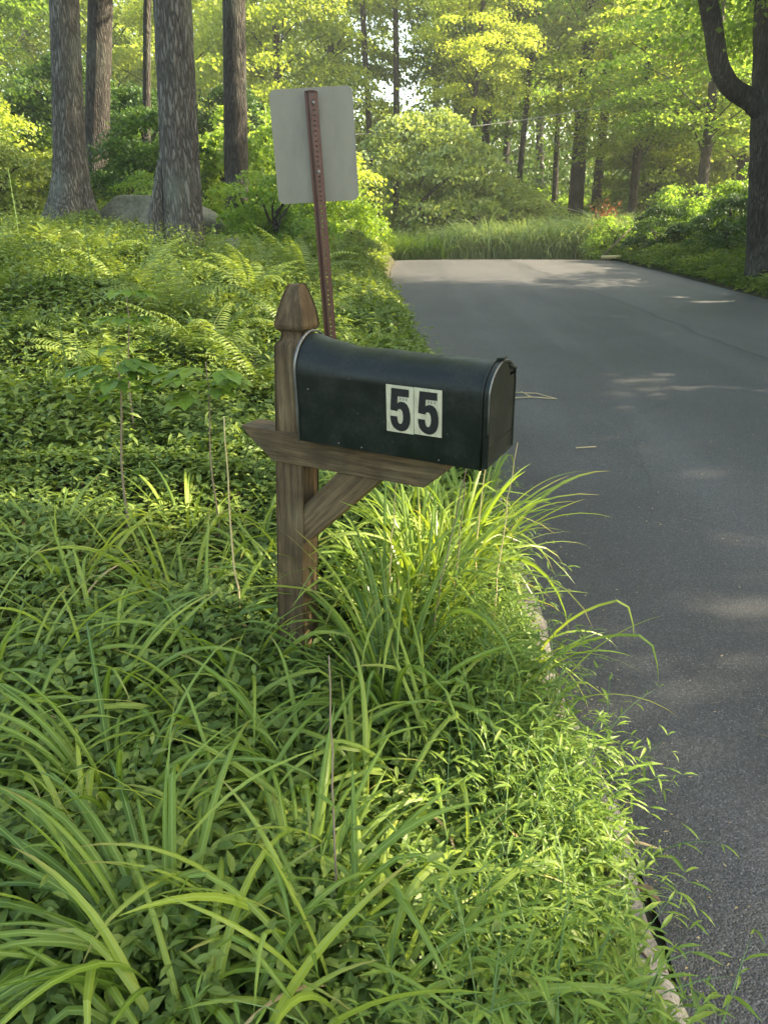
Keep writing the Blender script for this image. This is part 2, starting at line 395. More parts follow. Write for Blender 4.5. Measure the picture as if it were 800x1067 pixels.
M['bright'] = grimy('worn bright metal edge', (.62, .62, .60), (.25, .24, .22), .3, .7, 40.)
M['signback'] = grimy('bare aluminium sign back', (.21, .195, .15), (.15, .138, .105), .55, .3, 7., .7)
M['redpost'] = grimy('rust brown painted steel', (.060, .024, .017), (.03, .015, .012), .38, .4, 30.)
M['rim'] = grimy('worn dark trim with highlight tone', (.16, .165, .155), (.03, .035, .03), .3, .5, 40.)  # paler than the enamel so the rear rim carries its highlight in colour
M['wire'] = solid('grey cable', (.30, .29, .26), .6)

# ------------------------------------------------------------------ ground, road, kerb
gx = np.unique(np.concatenate([np.linspace(-90, -12, 27), np.linspace(-12, 10, 111), np.linspace(10, 90, 27), np.linspace(-1, 1.4, 41)]))
gy = np.unique(np.concatenate([np.linspace(-40, -2, 14), np.linspace(-2, 12, 90), np.linspace(12, 45, 90), np.linspace(45, 150, 36)]))
X, Y = np.meshgrid(gx, gy); Z = zground(X, Y)
mb = MB(); nx = len(gx)
i = (np.arange(len(gy) - 1)[:, None] * nx + np.arange(nx - 1)[None]).ravel()
mb.add(np.stack([X, Y, Z], -1).reshape(-1, 3), np.stack([i, i + 1, i + nx + 1, i + nx], -1))
tag(mb.build('ground', M['soil'], smooth=True), kind='structure')

ry = np.concatenate([np.linspace(-12, 22, 120), np.linspace(22.3, 60, 100)])
tt = np.linspace(0, 1, 15)
rx = eL(ry)[:, None] * (1 - tt) + eR(ry)[:, None] * tt
rz = zroad(ry)[:, None] + .03 * np.sin(np.pi * tt)[None] ** .5 * 1.0
edge_n = .02 * np.sin(ry * 9.1) + .015 * np.sin(ry * 23.7)
rx[:, 0] += edge_n
mb = MB(); V = np.stack([rx, np.repeat(ry[:, None], 15, 1), rz], -1)
i = (np.arange(len(ry) - 1)[:, None] * 15 + np.arange(14)[None]).ravel()
mb.add(V.reshape(-1, 3), np.stack([i, i + 1, i + 16, i + 15], -1))
tag(mb.build('road', M['asphalt'], smooth=True), kind='structure')

# low rolled kerb on the left side
ky = np.linspace(-3, 13, 260)
prof = np.array([(.0, -.03), (-.01, .045), (-.03, .075), (-.08, .085), (-.125, .075), (-.15, -.04)])
V = []
for j, (a, b) in enumerate(prof):
    V.append(np.stack([eL(ky) + edge_n[0] * 0 + .015 * np.sin(ky * 7 + j) + a + .004 * rng.normal(size=len(ky)), ky, zroad(ky) + b * (1 + .12 * np.sin(ky * 3.1)) + .003 * rng.normal(size=len(ky))], -1))
V = np.stack(V, 1); k = len(prof)
i = (np.arange(len(ky) - 1)[:, None] * k + np.arange(k - 1)[None]).ravel()
mb = MB(); mb.add(V.reshape(-1, 3), np.stack([i, i + 1, i + k + 1, i + k], -1))
tag(mb.build('kerb', M['kerb'], smooth=True), kind='structure')

# ------------------------------------------------------------------ mailbox
def axes(th, ta, ro):
    th, ta, ro = R(th), R(ta), R(ro)
    a = np.array([math.cos(th) * math.cos(ta), -math.sin(th) * math.cos(ta), -math.sin(ta)])
    b0 = np.array([math.sin(th), math.cos(th), 0]); c0 = np.cross(a, b0)
    b = math.cos(ro) * b0 + math.sin(ro) * c0
    return a, b, np.cross(a, b)
a, b, c = axes(27.9, 1.5, 5.4)
Bk = np.array([-.2516, 2.2086, 1.0434]); BL = .587; BW = .19; HS = .197
pa, pb, pc = axes(26., 2.0, 0)
PCx = np.array([-.268, 2.3116, 1.0538])
UP = np.array([0, 0, 1.])
hz = lambda v: unit(np.array([v[0], v[1], 0.]))
ph, qh = hz(pa), hz(pb)
gz = float(zground(-.28, 2.31))
mail = thing('roadside_mailbox', 'dark green rural mailbox numbered 55 on a weathered timber post beside the road', 'mailbox', (-.285, 2.312, gz))
# post: lean slightly, with shaped gothic finial
lean = np.array([.034, 0, 1.0])
def sq(mb, levels):
    V = []
    for z, w in levels:
        ctr = PCx + lean * (z - 1.0) * np.array([1, 1, 1]); ctr[2] = z
        h, bv = w / 2, min(.004, w * .1)
        for (sx, sy) in ((1, 1), (-1, 1), (-1, -1), (1, -1)):
            for q in (0, 1):
                dx = h - (bv if (q == 0) == (sx * sy > 0) else 0) ; dy = h - (bv if (q == 1) == (sx * sy > 0) else 0)
                V.append(ctr + ph * sx * dx + qh * sy * dy)
    n = len(levels); F = []
    for r in range(n - 1):
        for i in range(8): F.append((r * 8 + i, r * 8 + (i + 1) % 8, (r + 1) * 8 + (i + 1) % 8, (r + 1) * 8 + i))
    mb.add(V, F); top = (n - 1) * 8
    mb.f3.append(np.array([(top, top + i, top + i + 1) for i in range(1, 7)]) + mb.n - len(V))
mb = MB(); W0 = .100; kf = W0 / .086
sq(mb, [(-.25, W0), (.3, W0), (.7, W0), (.95, W0), (1.15, W0), (1.303, W0), (1.312, W0 * .985), (1.322, .070 * kf), (1.328, .062 * kf), (1.338, .060 * kf),
        (1.347, .063 * kf), (1.356, .080 * kf), (1.362, W0 * .98), (1.368, W0), (1.385, .0815 * kf), (1.41, .0735 * kf), (1.44, .060 * kf), (1.465, .046 * kf), (1.479, .036 * kf), (1.482, .030 * kf)])
mb.build('post', M['wood_v'], mail)
# beam, passes through the post
mb = MB()
prism(mb, [(-.181, -.002), (-.150, -.034), (-.066, -.098), (.442, -.098), (.505, -.038), (.505, -.002)], pa, pc, pb, PCx + pa * .010, -.0535, .0535, .003)
mb.build('cross_beam', M['wood_h'], mail)
mb = MB()
prism(mb, [(.0385, -.361), (.0385, -.232), (.160, -.0995), (.303, -.0995), ], pa, pc, pb, PCx + pa * .010, -.046, .046, .0025)
mb.build('brace', M['wood_d'], mail)

def arch(ws, n=22, hs=HS, lift=0., inset=0.):
    """cross-section of the box in (b, c): up the near side, over the arch, down the far side"""
    pts = [(0, 0), (0, hs * .5)]
    for t in np.linspace(0, np.pi, n):
        pts.append((ws / 2 - ws / 2 * math.cos(t), hs + (ws / 2 * .76 + lift) * math.sin(t)))
    pts += [(ws, hs * .5), (ws, 0)]
    P = np.array(pts); ctr = np.array([ws / 2, hs * .6])
    if inset: P = P + (ctr - P) / np.linalg.norm(ctr - P, axis=1)[:, None] * inset
    return P
def loft(mb, secs, closed_ends=(True, True), origin=Bk):
    k = len(secs[0][1]); V = []
    for s, P in secs:
        for q in P: V.append(origin + a * s + b * q[0] + c * q[1])
    F = []
    for r in range(len(secs) - 1):
        for i in range(k): F.append((r * k + i, r * k + (i + 1) % k, (r + 1) * k + (i + 1) % k, (r + 1) * k + i))
    T = []; off = len(V)
    for e, (r, fl) in enumerate(((0, 0), (len(secs) - 1, 1))):
        if closed_ends[e]:
            V.append(np.mean(V[r * k:(r + 1) * k], 0)); ci = len(V) - 1
            for i in range(k): T.append((ci, r * k + i, r * k + (i + 1) % k) if fl else (ci, r * k + (i + 1) % k, r * k + i))
    mb.add(V, F)
    if T: mb.f3.append(np.array(T) + mb.n - len(V))
mb = MB(); secs = []
for s in np.linspace(0.004, BL - .012, 34):
    f = max(0, 1 - s / .17) ** 1.6
    wob = .0012 * math.sin(s * 31) + .0008 * math.sin(s * 77)
    secs.append((s, arch(BW, lift=.028 * f + wob)))
loft(mb, secs); body = mb.build('mailbox_body', M['enamel'], mail, smooth=False)
import bmesh
def autosmooth(o, ang=35):
    bm = bmesh.new(); bm.from_mesh(o.data)
    bmesh.ops.recalc_face_normals(bm, faces=bm.faces)
    for f in bm.faces: f.smooth = True
    for e in bm.edges:
        if len(e.link_faces) == 2 and e.calc_face_angle(0) > R(ang): e.smooth = False
    bm.to_mesh(o.data); bm.free()
autosmooth(body)
# rolled rim at the back end, its highlight painted in as paler metal
mb = MB()
rimP = arch(BW + .004, lift=.032); sec = [Bk - b * .002 + a * .004 + b * q[0] + c * q[1] for q in rimP]
tube(mb, sec, .0038, 8)
mb.build('rear_rim', M['rim'], mail, smooth=True)
# bead behind the door
mb = MB(); P2 = arch(BW + .004, lift=0); tube(mb, [Bk - b * .002 + a * (BL - .016) + b * q[0] + c * q[1] for q in P2], .0032, 8)
mb.build('front_bead', M['enamel'], mail, smooth=True)
# door: pan with lip, recessed middle, crease, latch tab
dm = MB(); D0 = BL - .010
big = arch(BW + .010, hs=HS - .008)
def sh(P, dy=0., dz=.008): return P + np.array([-.005 + dy, dz])
loft(dm, [(D0, sh(big)), (D0 + .012, sh(big)), (D0 + .0155, sh(arch(BW + .010, hs=HS - .008, inset=.0025))), (D0 + .0155, sh(arch(BW + .010, hs=HS - .008, inset=.007))), (D0 + .012, sh(arch(BW + .010, hs=HS - .008, inset=.010)))])
door = dm.build('door', M['enamel'], mail); autosmooth(door, 40)
mb = MB(); tube(mb, [Bk + a * (D0 + .0125) + b * q[0] + c * q[1] for q in sh(arch(BW + .010, hs=HS - .008, inset=.0015))[1:-1]], .0022, 6)
mb.build('door_lip', M['rim'], door, smooth=True)
door_off = mail['_off']
mb = MB(); oo = Bk + a * (D0 + .0135) + b * .004 + c * .062
boxmb(mb, oo, a, b, c, (-.002, .0006), (.004, BW - .012), (-.001, .001)); mb.build('crease', M['enamel'], door)
mb = MB()
tp = HS + BW / 2 * .76
prism(mb, [(-.004, 0), (.016, .001), (.019, .004), (.016, .009), (-.001, .007), (-.004, .004)], a, c, b, Bk + a * D0 + b * (BW / 2 - .012) + c * (tp + .005), 0, .022, .0015)
latch = mb.build('latch_tab', M['enamel'], mail)
mb = MB(); mb2 = Bk + a * (D0 + .01) + c * (tp - .03)
tube(mb, [Bk + a * (D0 + .012) + b * (BW * .8) + c * (tp - .045), Bk + a * (D0 + .022) + b * (BW * .86) + c * (tp - .040), Bk + a * (D0 + .024) + b * (BW * .84) + c * (tp - .028), Bk + a * (D0 + .012) + b * (BW * .74) + c * (tp - .018)], .0042, 8)
mb.build('door_handle', M['enamel'], mail, smooth=True)
# screws along the skirt
for s, h in ((.139, .012), (.214, .010), (.452, .010), (.045, .16)):
    mb = MB(); q = Bk + a * s + c * h
    tube(mb, [q + b * .002, q - b * .0022, q - b * .003], [.0026, .0024, .001], 10); mb.build('screw', M['rim'], mail, smooth=True)
# numbers
FIVE = [(.20, .06), (.84, .06), (.84, .225), (.43, .225), (.415, .375), (.47, .345), (.56, .325), (.68, .335), (.78, .38), (.85, .46), (.885, .57), (.89, .68), (.865, .79), (.80, .88), (.71, .935), (.60, .963), (.50, .968), (.38, .95), (.27, .905), (.19, .835), (.155, .75), (.145, .655), (.405, .655),
        (.415, .73), (.45, .79), (.51, .81), (.57, .79), (.61, .73), (.62, .64), (.605, .56), (.565, .505), (.50, .485), (.44, .505), (.405, .545), (.15, .53)]
for k, (s0, s1, t0, t1) in enumerate(((.2965, .3778, .203, .0725), (.3795, .4600, .2035, .0750))):
    mb = MB(); O = Bk + a * s0 + c * t1 - b * .0012
    boxmb(mb, O, a, b, c, (0, s1 - s0), (-.0009, .0009), (0, t0 - t1))
    st = mb.build('number_sticker', M['sticker'], mail)
    w, h = s1 - s0, t0 - t1
    bm = bmesh.new(); vs = []
    for (u, v) in FIVE:
        p = O + a * (u * w) + c * ((1 - v) * h) - b * .0016
        vs.append(bm.verts.new(p - np.array(mail['_off'].to_list())))
    bm.faces.new(vs); bm.normal_update()
    bmesh.ops.triangulate(bm, faces=bm.faces[:])
    me = bpy.data.meshes.new('digit'); bm.to_mesh(me); bm.free(); me.materials.append(M['black'])
    link('digit', me, st)
    mb = MB()
    for q in range(3):
        boxmb(mb, O + a * (w * (.50 + q * .11)) + c * (h * .70) - b * .0012, a, b, c, (0, .0042), (-.0004, .0002), (0, .0075))
    mb.build('small_print', M['mark'], st)

# ------------------------------------------------------------------ road sign seen from behind
sy = 4.70; sg = thing('road_sign', 'blank grey back of a rectangular road sign on a rust brown perforated post', 'road sign', (-.29, sy, float(zground(-.29, sy))))
la = unit(np.array([-.052, 0, 1.])); ra = unit(np.array([.9985, -.02, .052 + .0])); ra = unit(ra - la * (ra @ la)); na = np.cross(la, ra)  # na toward camera? checked below
if na[1] > 0: na = -na
sc_ = sy / 4.2
def spt(x, z): return np.array([x * sc_, sy, 1.6 + (z - 1.6) * sc_])
cs = (spt(-.549, 2.289) + spt(-.139, 2.31) + spt(-.141, 1.793) + spt(-.546, 1.77)) / 4
w_, h_ = .408 * sc_ / 2, .517 * sc_ / 2
poly = []
for qx, qz, a0 in ((w_, h_, 0), (-w_, h_, 90), (-w_, -h_, 180), (w_, -h_, 270)):
    for t in np.linspace(a0, a0 + 90, 6):
        poly.append((qx - math.copysign(.035, qx) + .035 * math.cos(R(t)), qz - math.copysign(.035, qz) + .035 * math.sin(R(t))))
mb = MB(); prism(mb, poly, ra, la, na, cs, -.003, 0, .0)
mb.build('sign_panel', M['signback'], sg)
# U-channel post: holed web + angled sides + flanges
top = spt(-.352, 2.268); bot = np.array([-.262, sy, float(zground(-.27, sy)) - .3]); ax_ = unit(top - bot); Lp = np.linalg.norm(top - bot)
sx_ = unit(np.cross(ax_, na)); sx_ = sx_ if sx_[0] > 0 else -sx_
yaw = R(24); u1 = sx_ * math.cos(yaw) + na * -math.sin(yaw) * 1; n1 = np.cross(ax_, u1); n1 = n1 if n1 @ na > 0 else -n1
mb = MB(); O = bot + na * .026
pf = [(-.036, .0), (-.024, .0), (-.015, .024), (-.0055, .024), (.0055, .024), (.015, .024), (.024, .0), (.036, .0)]
zs = []; z = 0.
while z < Lp:
    zs += [z, z + .0165]; z += .0255
zs.append(Lp); zs = np.array(zs)
for th in (0, -.0025):
    V = np.array([[O + ax_ * z + u1 * p[0] + n1 * (p[1] + th) for p in pf] for z in zs])
    F = []
    for r in range(len(zs) - 1):
        for i in range(7):
            if i == 3 and r % 2 == 1 and r < len(zs) - 2: continue
            F.append((r * 8 + i, r * 8 + i + 1, r * 8 + 9 + i, r * 8 + 8 + i))
    mb.add(V.reshape(-1, 3), F)
mb.build('channel_post', M['redpost'], sg)
for f in (.965, .70):
    q = O + ax_ * (Lp * 1 - (1 - f) * 1.3) + n1 * .024
    mb = MB(); tube(mb, [q - n1 * .004, q + n1 * .006, q + n1 * .007], [.009, .009, .003], 6); mb.build('bolt', M['rim'], sg)

# ------------------------------------------------------------------ ground cover (stuff)
def onground(x, y, dz=0.): return np.stack([x, y, zground(x, y) + dz], -1)
def whorls(mb, P, size, nl, hgt, detail, tilt=.35, mat=None, lw=.42):
    n = len(P); wsz = rng.uniform(.6, 1.35, n)
    for k in range(nl):
        az = rng.uniform(0, 2 * np.pi, n) * .25 + 2 * np.pi * k / nl + (P[:, 0] * 37 + P[:, 1] * 91) % 6.28
        el = rng.normal(tilt * .6, .35, n)
        D = np.stack([np.cos(az) * np.cos(el), np.sin(az) * np.cos(el), np.sin(el)], -1)
        Nn = np.tile([0, 0, 1.], (n, 1)) + rng.normal(size=(n, 3)) * .25
        L = size * rng.uniform(.75, 1.2, n) * wsz
        leaves(mb, P + np.array([0, 0, 1]) * hgt[:, None] + D * .006, D, Nn, L, L * lw, .12, .22, detail)
def scatter_left(n, y0, y1, xmin, margin=.12):
    y = rng.uniform(y0, y1, n); x = rng.uniform(xmin, eL(y) - margin, n); return x, y
lowspots = lambda x, y: .5 + .5 * np.sin(2.1 * x + 1.7 * y + 2 * np.sin(.9 * x - 1.3 * y)) * np.sin(1.1 * x - 2.3 * y + 1)
mb = MB()
# near, detailed
x, y = scatter_left(15500, .55, 4.8, -3.9)
keep = (x > -.62 * y - .9); x, y = x[keep], y[keep]
P = onground(x, y); h = .05 + .13 * lowspots(x * 1.5, y * 1.5) + rng.uniform(0, .07, len(x))
whorls(mb, P, .047, 6, h, 1)
# mid
x, y = scatter_left(24000, 4.0, 10.0, -7.8)
keep = (x > -.62 * y - .9); x, y = x[keep], y[keep]
P = onground(x, y); h = .05 + .16 * lowspots(x, y) + rng.uniform(0, .08, len(x))
whorls(mb, P, .062, 5, h, 0, lw=.5)
x, y = rng.uniform(-1.6, .5, 3500), rng.uniform(.5, 2.2, 3500); k_ = x < eL(y) - .12; x, y = x[k_], y[k_]; P = onground(x, y); whorls(mb, P, .045, 6, .04 + rng.uniform(0, .14, len(x)), 1)
tag(mb.build('ground_cover', M['pachy']), 'low leafy green ground cover carpeting the bank left of the road', 'ground cover', kind='stuff')
mb = MB()
x, y = scatter_left(26000, 9.5, 24, -16)
keep = (x > -.66 * y - .9); x, y = x[keep], y[keep]
P = onground(x, y); h = .04 + .17 * lowspots(x * .7, y * .7) + rng.uniform(0, .1, len(x))
whorls(mb, P, .12, 4, h, 0, lw=.5)
tag(mb.build('bank_undergrowth', M['fern']), 'mixed soft green undergrowth on the upper bank under the big trees', 'undergrowth', kind='stuff')
# right verge
mb = MB()
y = rng.uniform(3, 27, 15000); d = rng.exponential(1.3, 15000) + .05; x = eR(y) + d
P = onground(x, y); h = .08 + .30 * np.minimum(1, d / .5) * (.6 + .4 * lowspots(x, y)) + rng.uniform(-.06, .1, len(x)); h = np.maximum(h * rng.uniform(.4, 1, len(x)), .03)
whorls(mb, P, .11, 5, h, 0, lw=.45)
tag(mb.build('verge_ivy', M['pachy']), 'thick strip of dark green leafy cover edging the far right side of the road', 'ground cover', kind='stuff')
# second, finer species mixed in near the camera, and brown litter on the soil
mb = MB(); x, y = scatter_left(9000, .6, 11, -7); keep = (x > -.62 * y - .9); x, y = x[keep], y[keep]
P = onground(x, y); n = len(x); hh = rng.uniform(.10, .34, n) * (1 + .5 * sm(y, 3.5, 5))
for k in range(7):
    f = (k + 2) / 8; az = rng.uniform(0, 6.28, n); D = np.stack([np.cos(az), np.sin(az), rng.normal(.25, .3, n)], -1)
    leaves(mb, P + np.stack([.03 * np.sin(x * 50) * f, .03 * np.cos(y * 50) * f, hh * f + .02], -1), D, np.tile([0, 0, 1.], (n, 1)) + rng.normal(size=(n, 3)) * .3, rng.uniform(.02, .045, n), rng.uniform(.010, .018, n), .1, .2, 1)
x, y = scatter_left(6500, 3.6, 12, -8); keep = (x > -.62 * y - .9); x, y = x[keep], y[keep]
P = onground(x, y); n = len(x); hh = rng.uniform(.15, .48, n)
for k in range(8):
    f = (k + 2) / 9; az = rng.uniform(0, 6.28, n); D = np.stack([np.cos(az), np.sin(az), rng.normal(.1, .35, n)], -1)
    leaves(mb, P + np.stack([.05 * np.sin(x * 50) * f, .05 * np.cos(y * 50) * f, hh * f + .02], -1), D, np.tile([0, 0, 1.], (n, 1)) + rng.normal(size=(n, 3)) * .3, rng.uniform(.035, .08, n), rng.uniform(.014, .032, n), .1, .25, 1)
tag(mb.build('mixed_weeds', M['fern']), 'small pale green weeds mixed through the ground cover', 'weeds', kind='stuff')
mb = MB(); x, y = scatter_left(5000, .5, 9, -5, .0); P = onground(x, y, .02) + np.stack([0 * x, 0 * x, rng.uniform(0, .05, len(x))], -1); az = rng.uniform(0, 6.28, len(x))
leaves(mb, P, np.stack([np.cos(az), np.sin(az), 0 * az], -1), np.tile([0, 0, 1.], (len(x), 1)) + rng.normal(size=(len(x), 3)) * .4, rng.uniform(.03, .07, len(x)), rng.uniform(.012, .04, len(x)), .2, .2, 1)
tag(mb.build('leaf_litter', M['litter']), 'old brown leaves lying on the soil under the plants', 'leaf litter', kind='stuff')
# forest floor plants further off
mb = MB()
n = 42000; x = rng.uniform(-45, 45, n); y = rng.uniform(24, 72, n); keep = ((x < eL(y) - .3) | (x > eR(y) + .3)) & (np.abs(x) < .72 * y + 3); x, y = x[keep], y[keep]
P = onground(x, y); h = .1 + .9 * lowspots(x * .3, y * .3) * rng.uniform(0, 1, len(x))
whorls(mb, P, .26, 4, h, 0, lw=.5)
tag(mb.build('woodland_floor_plants', M['maple']), 'low green growth covering the woodland floor beyond the crest', 'undergrowth', kind='stuff')

# ------------------------------------------------------------------ daylilies
def clump(mb, x, y, n, L=.62, spread=.07, wdt=.0185, lean=None, upr=0.):
    az = rng.uniform(0, 2 * np.pi, n)
    if lean is not None:
        k = int(n * .45); az[:k] = lean + rng.normal(0, .5, k)
    rr = rng.uniform(0, spread, n)
    px, py = x + np.cos(az) * rr, y + np.sin(az) * rr
    P = onground(px, py, -.01)
    e0 = R(84) - np.abs(rng.normal(0, R(11), n)) + upr
    bend = R(1) * rng.uniform(55, 150, n)
    LL = L * rng.uniform(.55, 1.15, n)
    blades(mb, P, az, LL, wdt * rng.uniform(.6, 1.1, n), e0, bend, 12, power=rng.uniform(1.2, 1.8), twist=.25)
CL = [  # x, y, n, L, lean azimuth deg, label
    (-.42, 1.12, 34, .66, 150, 'big dark green daylily clump filling the bottom left foreground'),
    (-.18, 1.22, 30, .62, 60, 'daylily clump at bottom centre left beside the thin grey stalk'),
    (-.66, 1.55, 30, .60, 170, 'daylily clump with long arching blades near the left edge'),
    (-.22, 1.70, 26, .50, 200, 'daylily clump in front of the mailbox post hiding its foot'),
    (.02, 2.02, 40, .74, 100, 'sunlit daylily clump just right of the mailbox post foot'),
    (.12, 2.38, 42, .84, 60, 'tall bright daylily clump directly below the mailbox beam end'),
    (.2, 2.66, 34, .82, 120, 'daylily clump below the mailbox door with blades arching over the road'),
    (.42, 2.30, 7, .70, 5, 'daylily clump on the kerb leaning out across the asphalt'),
    (-.62, 2.35, 28, .58, 200, 'daylily clump with yellowing blades left of the mailbox post'),
    (-1.10, 2.0, 26, .56, 180, 'daylily clump at the left edge halfway down the bank'),
]
for x, y, n, L, az, lab in CL:
    t = MB(); clump(t, x, y, int(n * 1.9), L, lean=R(az))
    o = t.build('daylily_clump', M['lily']); tag(o, lab, 'daylily', 'daylily clumps around the mailbox')
t = MB()
for x, y in [(-1.25, 2.7), (-1.6, 2.4), (-.9, 2.8), (-.35, 2.75), (.02, 2.75), (.25, 2.9), (-.05, 1.45), (.16, 1.75), (-.5, 1.9), (-.9, 1.35), (.35, 3.1), (.1, 3.3), (-.15, 3.15), (-.55, 3.1), (-1.9, 2.9), (.40, 3.3), (-.33, .95), (.0, 2.4), (.33, 2.0), (-.9, 3.3), (-.05,1.05), (.3, 2.9), (.15, 2.7), (-1.3, 2.05), (-1.05, 1.65), (-.85, 1.95), (-.35, 1.45), (-.62, 1.25), (-.45, 2.2), (-.75, 2.6), (-1.4, 3.0), (-1.75, 2.7), (-.95, 2.3)]:
    clump(t, x, y, 30, .78 if x > -.1 and y > 2.3 else .58, .13, upr=.06 if y > 2.3 else 0)
tag(t.build('daylily_bed', M['lily']), 'tangle of arching daylily blades filling the bed between the clumps', 'daylilies', kind='stuff')
t = MB(); n = 60
x = rng.uniform(-1.2, .5, n); y = rng.uniform(1.1, 3.1, n)
blades(t, onground(x, y), rng.uniform(0, 6.28, n), rng.uniform(.25, .5, n), .012, R(1) * rng.uniform(30, 80, n), R(1) * rng.uniform(60, 160, n), 10, twist=.6)
tag(t.build('withered_blades', M['drygrass']), 'scattered withered tan blades tangled among the daylilies', 'dead leaves', kind='stuff')

# ------------------------------------------------------------------ stilt grass at the kerb
t = MB(); ts = MB()
n = 820; y = rng.uniform(.75, 2.6, n); x = eL(y) - .17 - np.abs(rng.normal(0, .17, n)); x = np.where(rng.uniform(size=n) < .07, eL(y) - .08, x)
x = x - .10 * sm(y, 1.9, 2.1) - .07 * (1 - sm(y, 1.25, 1.4))
n2 = 160; y = np.concatenate([y, rng.uniform(2.6, 6.0, n2)]); x = np.concatenate([x, eL(y[n:]) - .05 - np.abs(rng.normal(0, .12, n2))])
n = len(x); P = onground(x, y)
az = rng.normal(.2, 1.5, n); Ls = rng.uniform(.24, .50, n); Ls[820:] *= .7
# stems
t_pos = blades(ts, P, az, Ls, .0035, R(1) * rng.uniform(70, 90, n), R(1) * rng.uniform(25, 80, n), 8, power=2.0)
for k in range(1, 9):
    for rep in range(1 if k % 2 else 2):
        q = t_pos[:, k]; d = unit(t_pos[:, k] - t_pos[:, k - 1])
        side = rng.uniform(0, 2 * np.pi, n)
        D = d * .55 + np.stack([np.cos(side), np.sin(side), .15 + 0 * side], -1)
        L_ = rng.uniform(.028, .068, n) * (1 - .25 * (k == 8))
        leaves(t, q, D, np.tile([0, 0, 1.], (n, 1)) + rng.normal(size=(n, 3)) * .2, L_, L_ * rng.uniform(.12, .19, n), .1, .28, 1)
tag(t.build('stilt_grass', M['stilt']), 'bright green bushy grass with short lance shaped leaves spilling over the kerb', 'grass', kind='stuff')
tag(ts.build('stilt_grass_stems', M['stem']), 'thin green stems inside the bushy kerb grass', 'grass', kind='stuff')

# ------------------------------------------------------------------ stalks
def stalk(name, pts, r, mat, lab, cat, group=None):
    t = MB(); pts = np.array(pts, float); s = np.linspace(0, 1, 14)
    ps = np.stack([np.interp(s, np.linspace(0, 1, len(pts)), pts[:, k]) for k in range(3)], -1)
    ps[1:-1] += rng.normal(size=(12, 3)) * .0022
    tube(t, ps, np.linspace(r, r * .45, 14), 6)
    return tag(t.build(name, M[mat], smooth=True), lab, cat, group)
def g(x, y): return float(zground(x, y))
G_ = 'thin dry stalks standing in the daylilies'
stalk('dry_stalk', [(-.098, 1.20, g(-.1, 1.20)), (-.104, 1.28, .35), (-.118, 1.45, .76)], .0036, 'twig', 'long thin grey stalk standing upright at bottom centre', 'dry stalk', G_)
stalk('dry_stalk', [(-.50, 2.46, g(-.5, 2.46)), (-.525, 2.46, .6), (-.52, 2.46, 1.06)], .0045, 'straw', 'tan straw stalk with forked top just left of the mailbox post', 'dry stalk', G_)
stalk('dry_stalk', [(.02, 2.35, g(.02, 2.35)), (.02, 2.35, .6), (.045, 2.35, .93)], .003, 'straw', 'dry stalk standing under the middle of the mailbox beam', 'dry stalk', G_)
stalk('dry_stalk', [(.12, 2.2, g(.12, 2.2)), (.18, 2.25, .55), (.245, 2.28, .9)], .003, 'twig', 'slanting brown stalk rising to the mailbox beam end', 'dry stalk', G_)
stalk('dry_stalk', [(.31, 2.5, g(.31, 2.5)), (.325, 2.5, .6), (.345, 2.5, .93)], .0028, 'straw', 'pale stalk just left of the mailbox door corner', 'dry stalk', G_)
stalk('dry_stalk', [(.36, 2.3, g(.36, 2.3)), (.375, 2.32, .6), (.42, 2.35, 1.0)], .0028, 'straw', 'pale stalk slanting past the right edge of the mailbox door', 'dry stalk', G_)
stalk('dry_stalk', [(.22, 2.4, g(.22, 2.4)), (.25, 2.4, .6), (.27, 2.4, .92)], .0028, 'twig', 'thin stalk between two others under the beam end', 'dry stalk', G_)

# saplings with big leaves
def sapling(x, y, h, r, lab, leafspec, mat='sapling', lean=(0, 0), leaf=.125):
    z = g(x, y); o = thing('maple_sapling', lab, 'sapling', (x, y, z), 'young maple seedlings on the bank')
    t = MB(); s = np.linspace(0, 1, 10)
    st = np.stack([x + lean[0] * s + .008 * np.sin(s * 9), y + lean[1] * s, z + h * s], -1)
    tube(t, st, np.linspace(r, r * .4, 10), 6); t.build('stem', M['twig'], o, smooth=True)
    lf = MB()
    for (f, az, pl, sz) in leafspec:
        q = np.array([np.interp(f, s, st[:, k]) for k in range(3)]); az = R(az)
        e = q + np.array([math.cos(az) * pl, math.sin(az) * pl, .03 + pl * .15])
        tube(lf, [q, (q + e) / 2 + np.array([0, 0, .01]), e], .0014, 4)
        # palmate leaf: five pointed lobes
        for k, (da, ll) in enumerate(((0, 1.), (48, .82), (-48, .82), (100, .5), (-100, .5))):
            A = az + R(da); D = np.array([[math.cos(A), math.sin(A), -.18 + rng.normal() * .05]])
            leaves(lf, np.array([e]), D, np.array([[0, 0, 1.]]), np.array([ll * sz * leaf]), np.array([ll * sz * leaf * .62]), .06, .14, 1)
    lf.build('leaves', M[mat], o); return o
spec = [(rng.uniform(.78, 1.), rng.uniform(0, 360), rng.uniform(.05, .13), rng.uniform(.7, 1.1)) for _ in range(12)] + [(f, rng.uniform(0, 360), .07, .6) for f in (.3, .45, .6)]
sapling(-1.10, 3.05, .92, .0065, 'maple sapling on a thin brown stem at the left, big flat leaves at its top', spec, lean=(.05, .0))
spec = [(rng.uniform(.8, 1.), rng.uniform(0, 360), rng.uniform(.05, .14), rng.uniform(.8, 1.2)) for _ in range(12)]
sapling(-.74, 3.2, .90, .005, 'maple sapling between the brown stemmed sapling and the mailbox post, broad leaves', spec, lean=(.0, .0))
spec = [(rng.uniform(.5, 1.), rng.uniform(0, 360), rng.uniform(.05, .12), rng.uniform(.7, 1.1)) for _ in range(14)]
sapling(-1.45, 4.3, .9, .006, 'leafy yellow green sapling behind the two brown stemmed ones', spec, lean=(.06, .0))
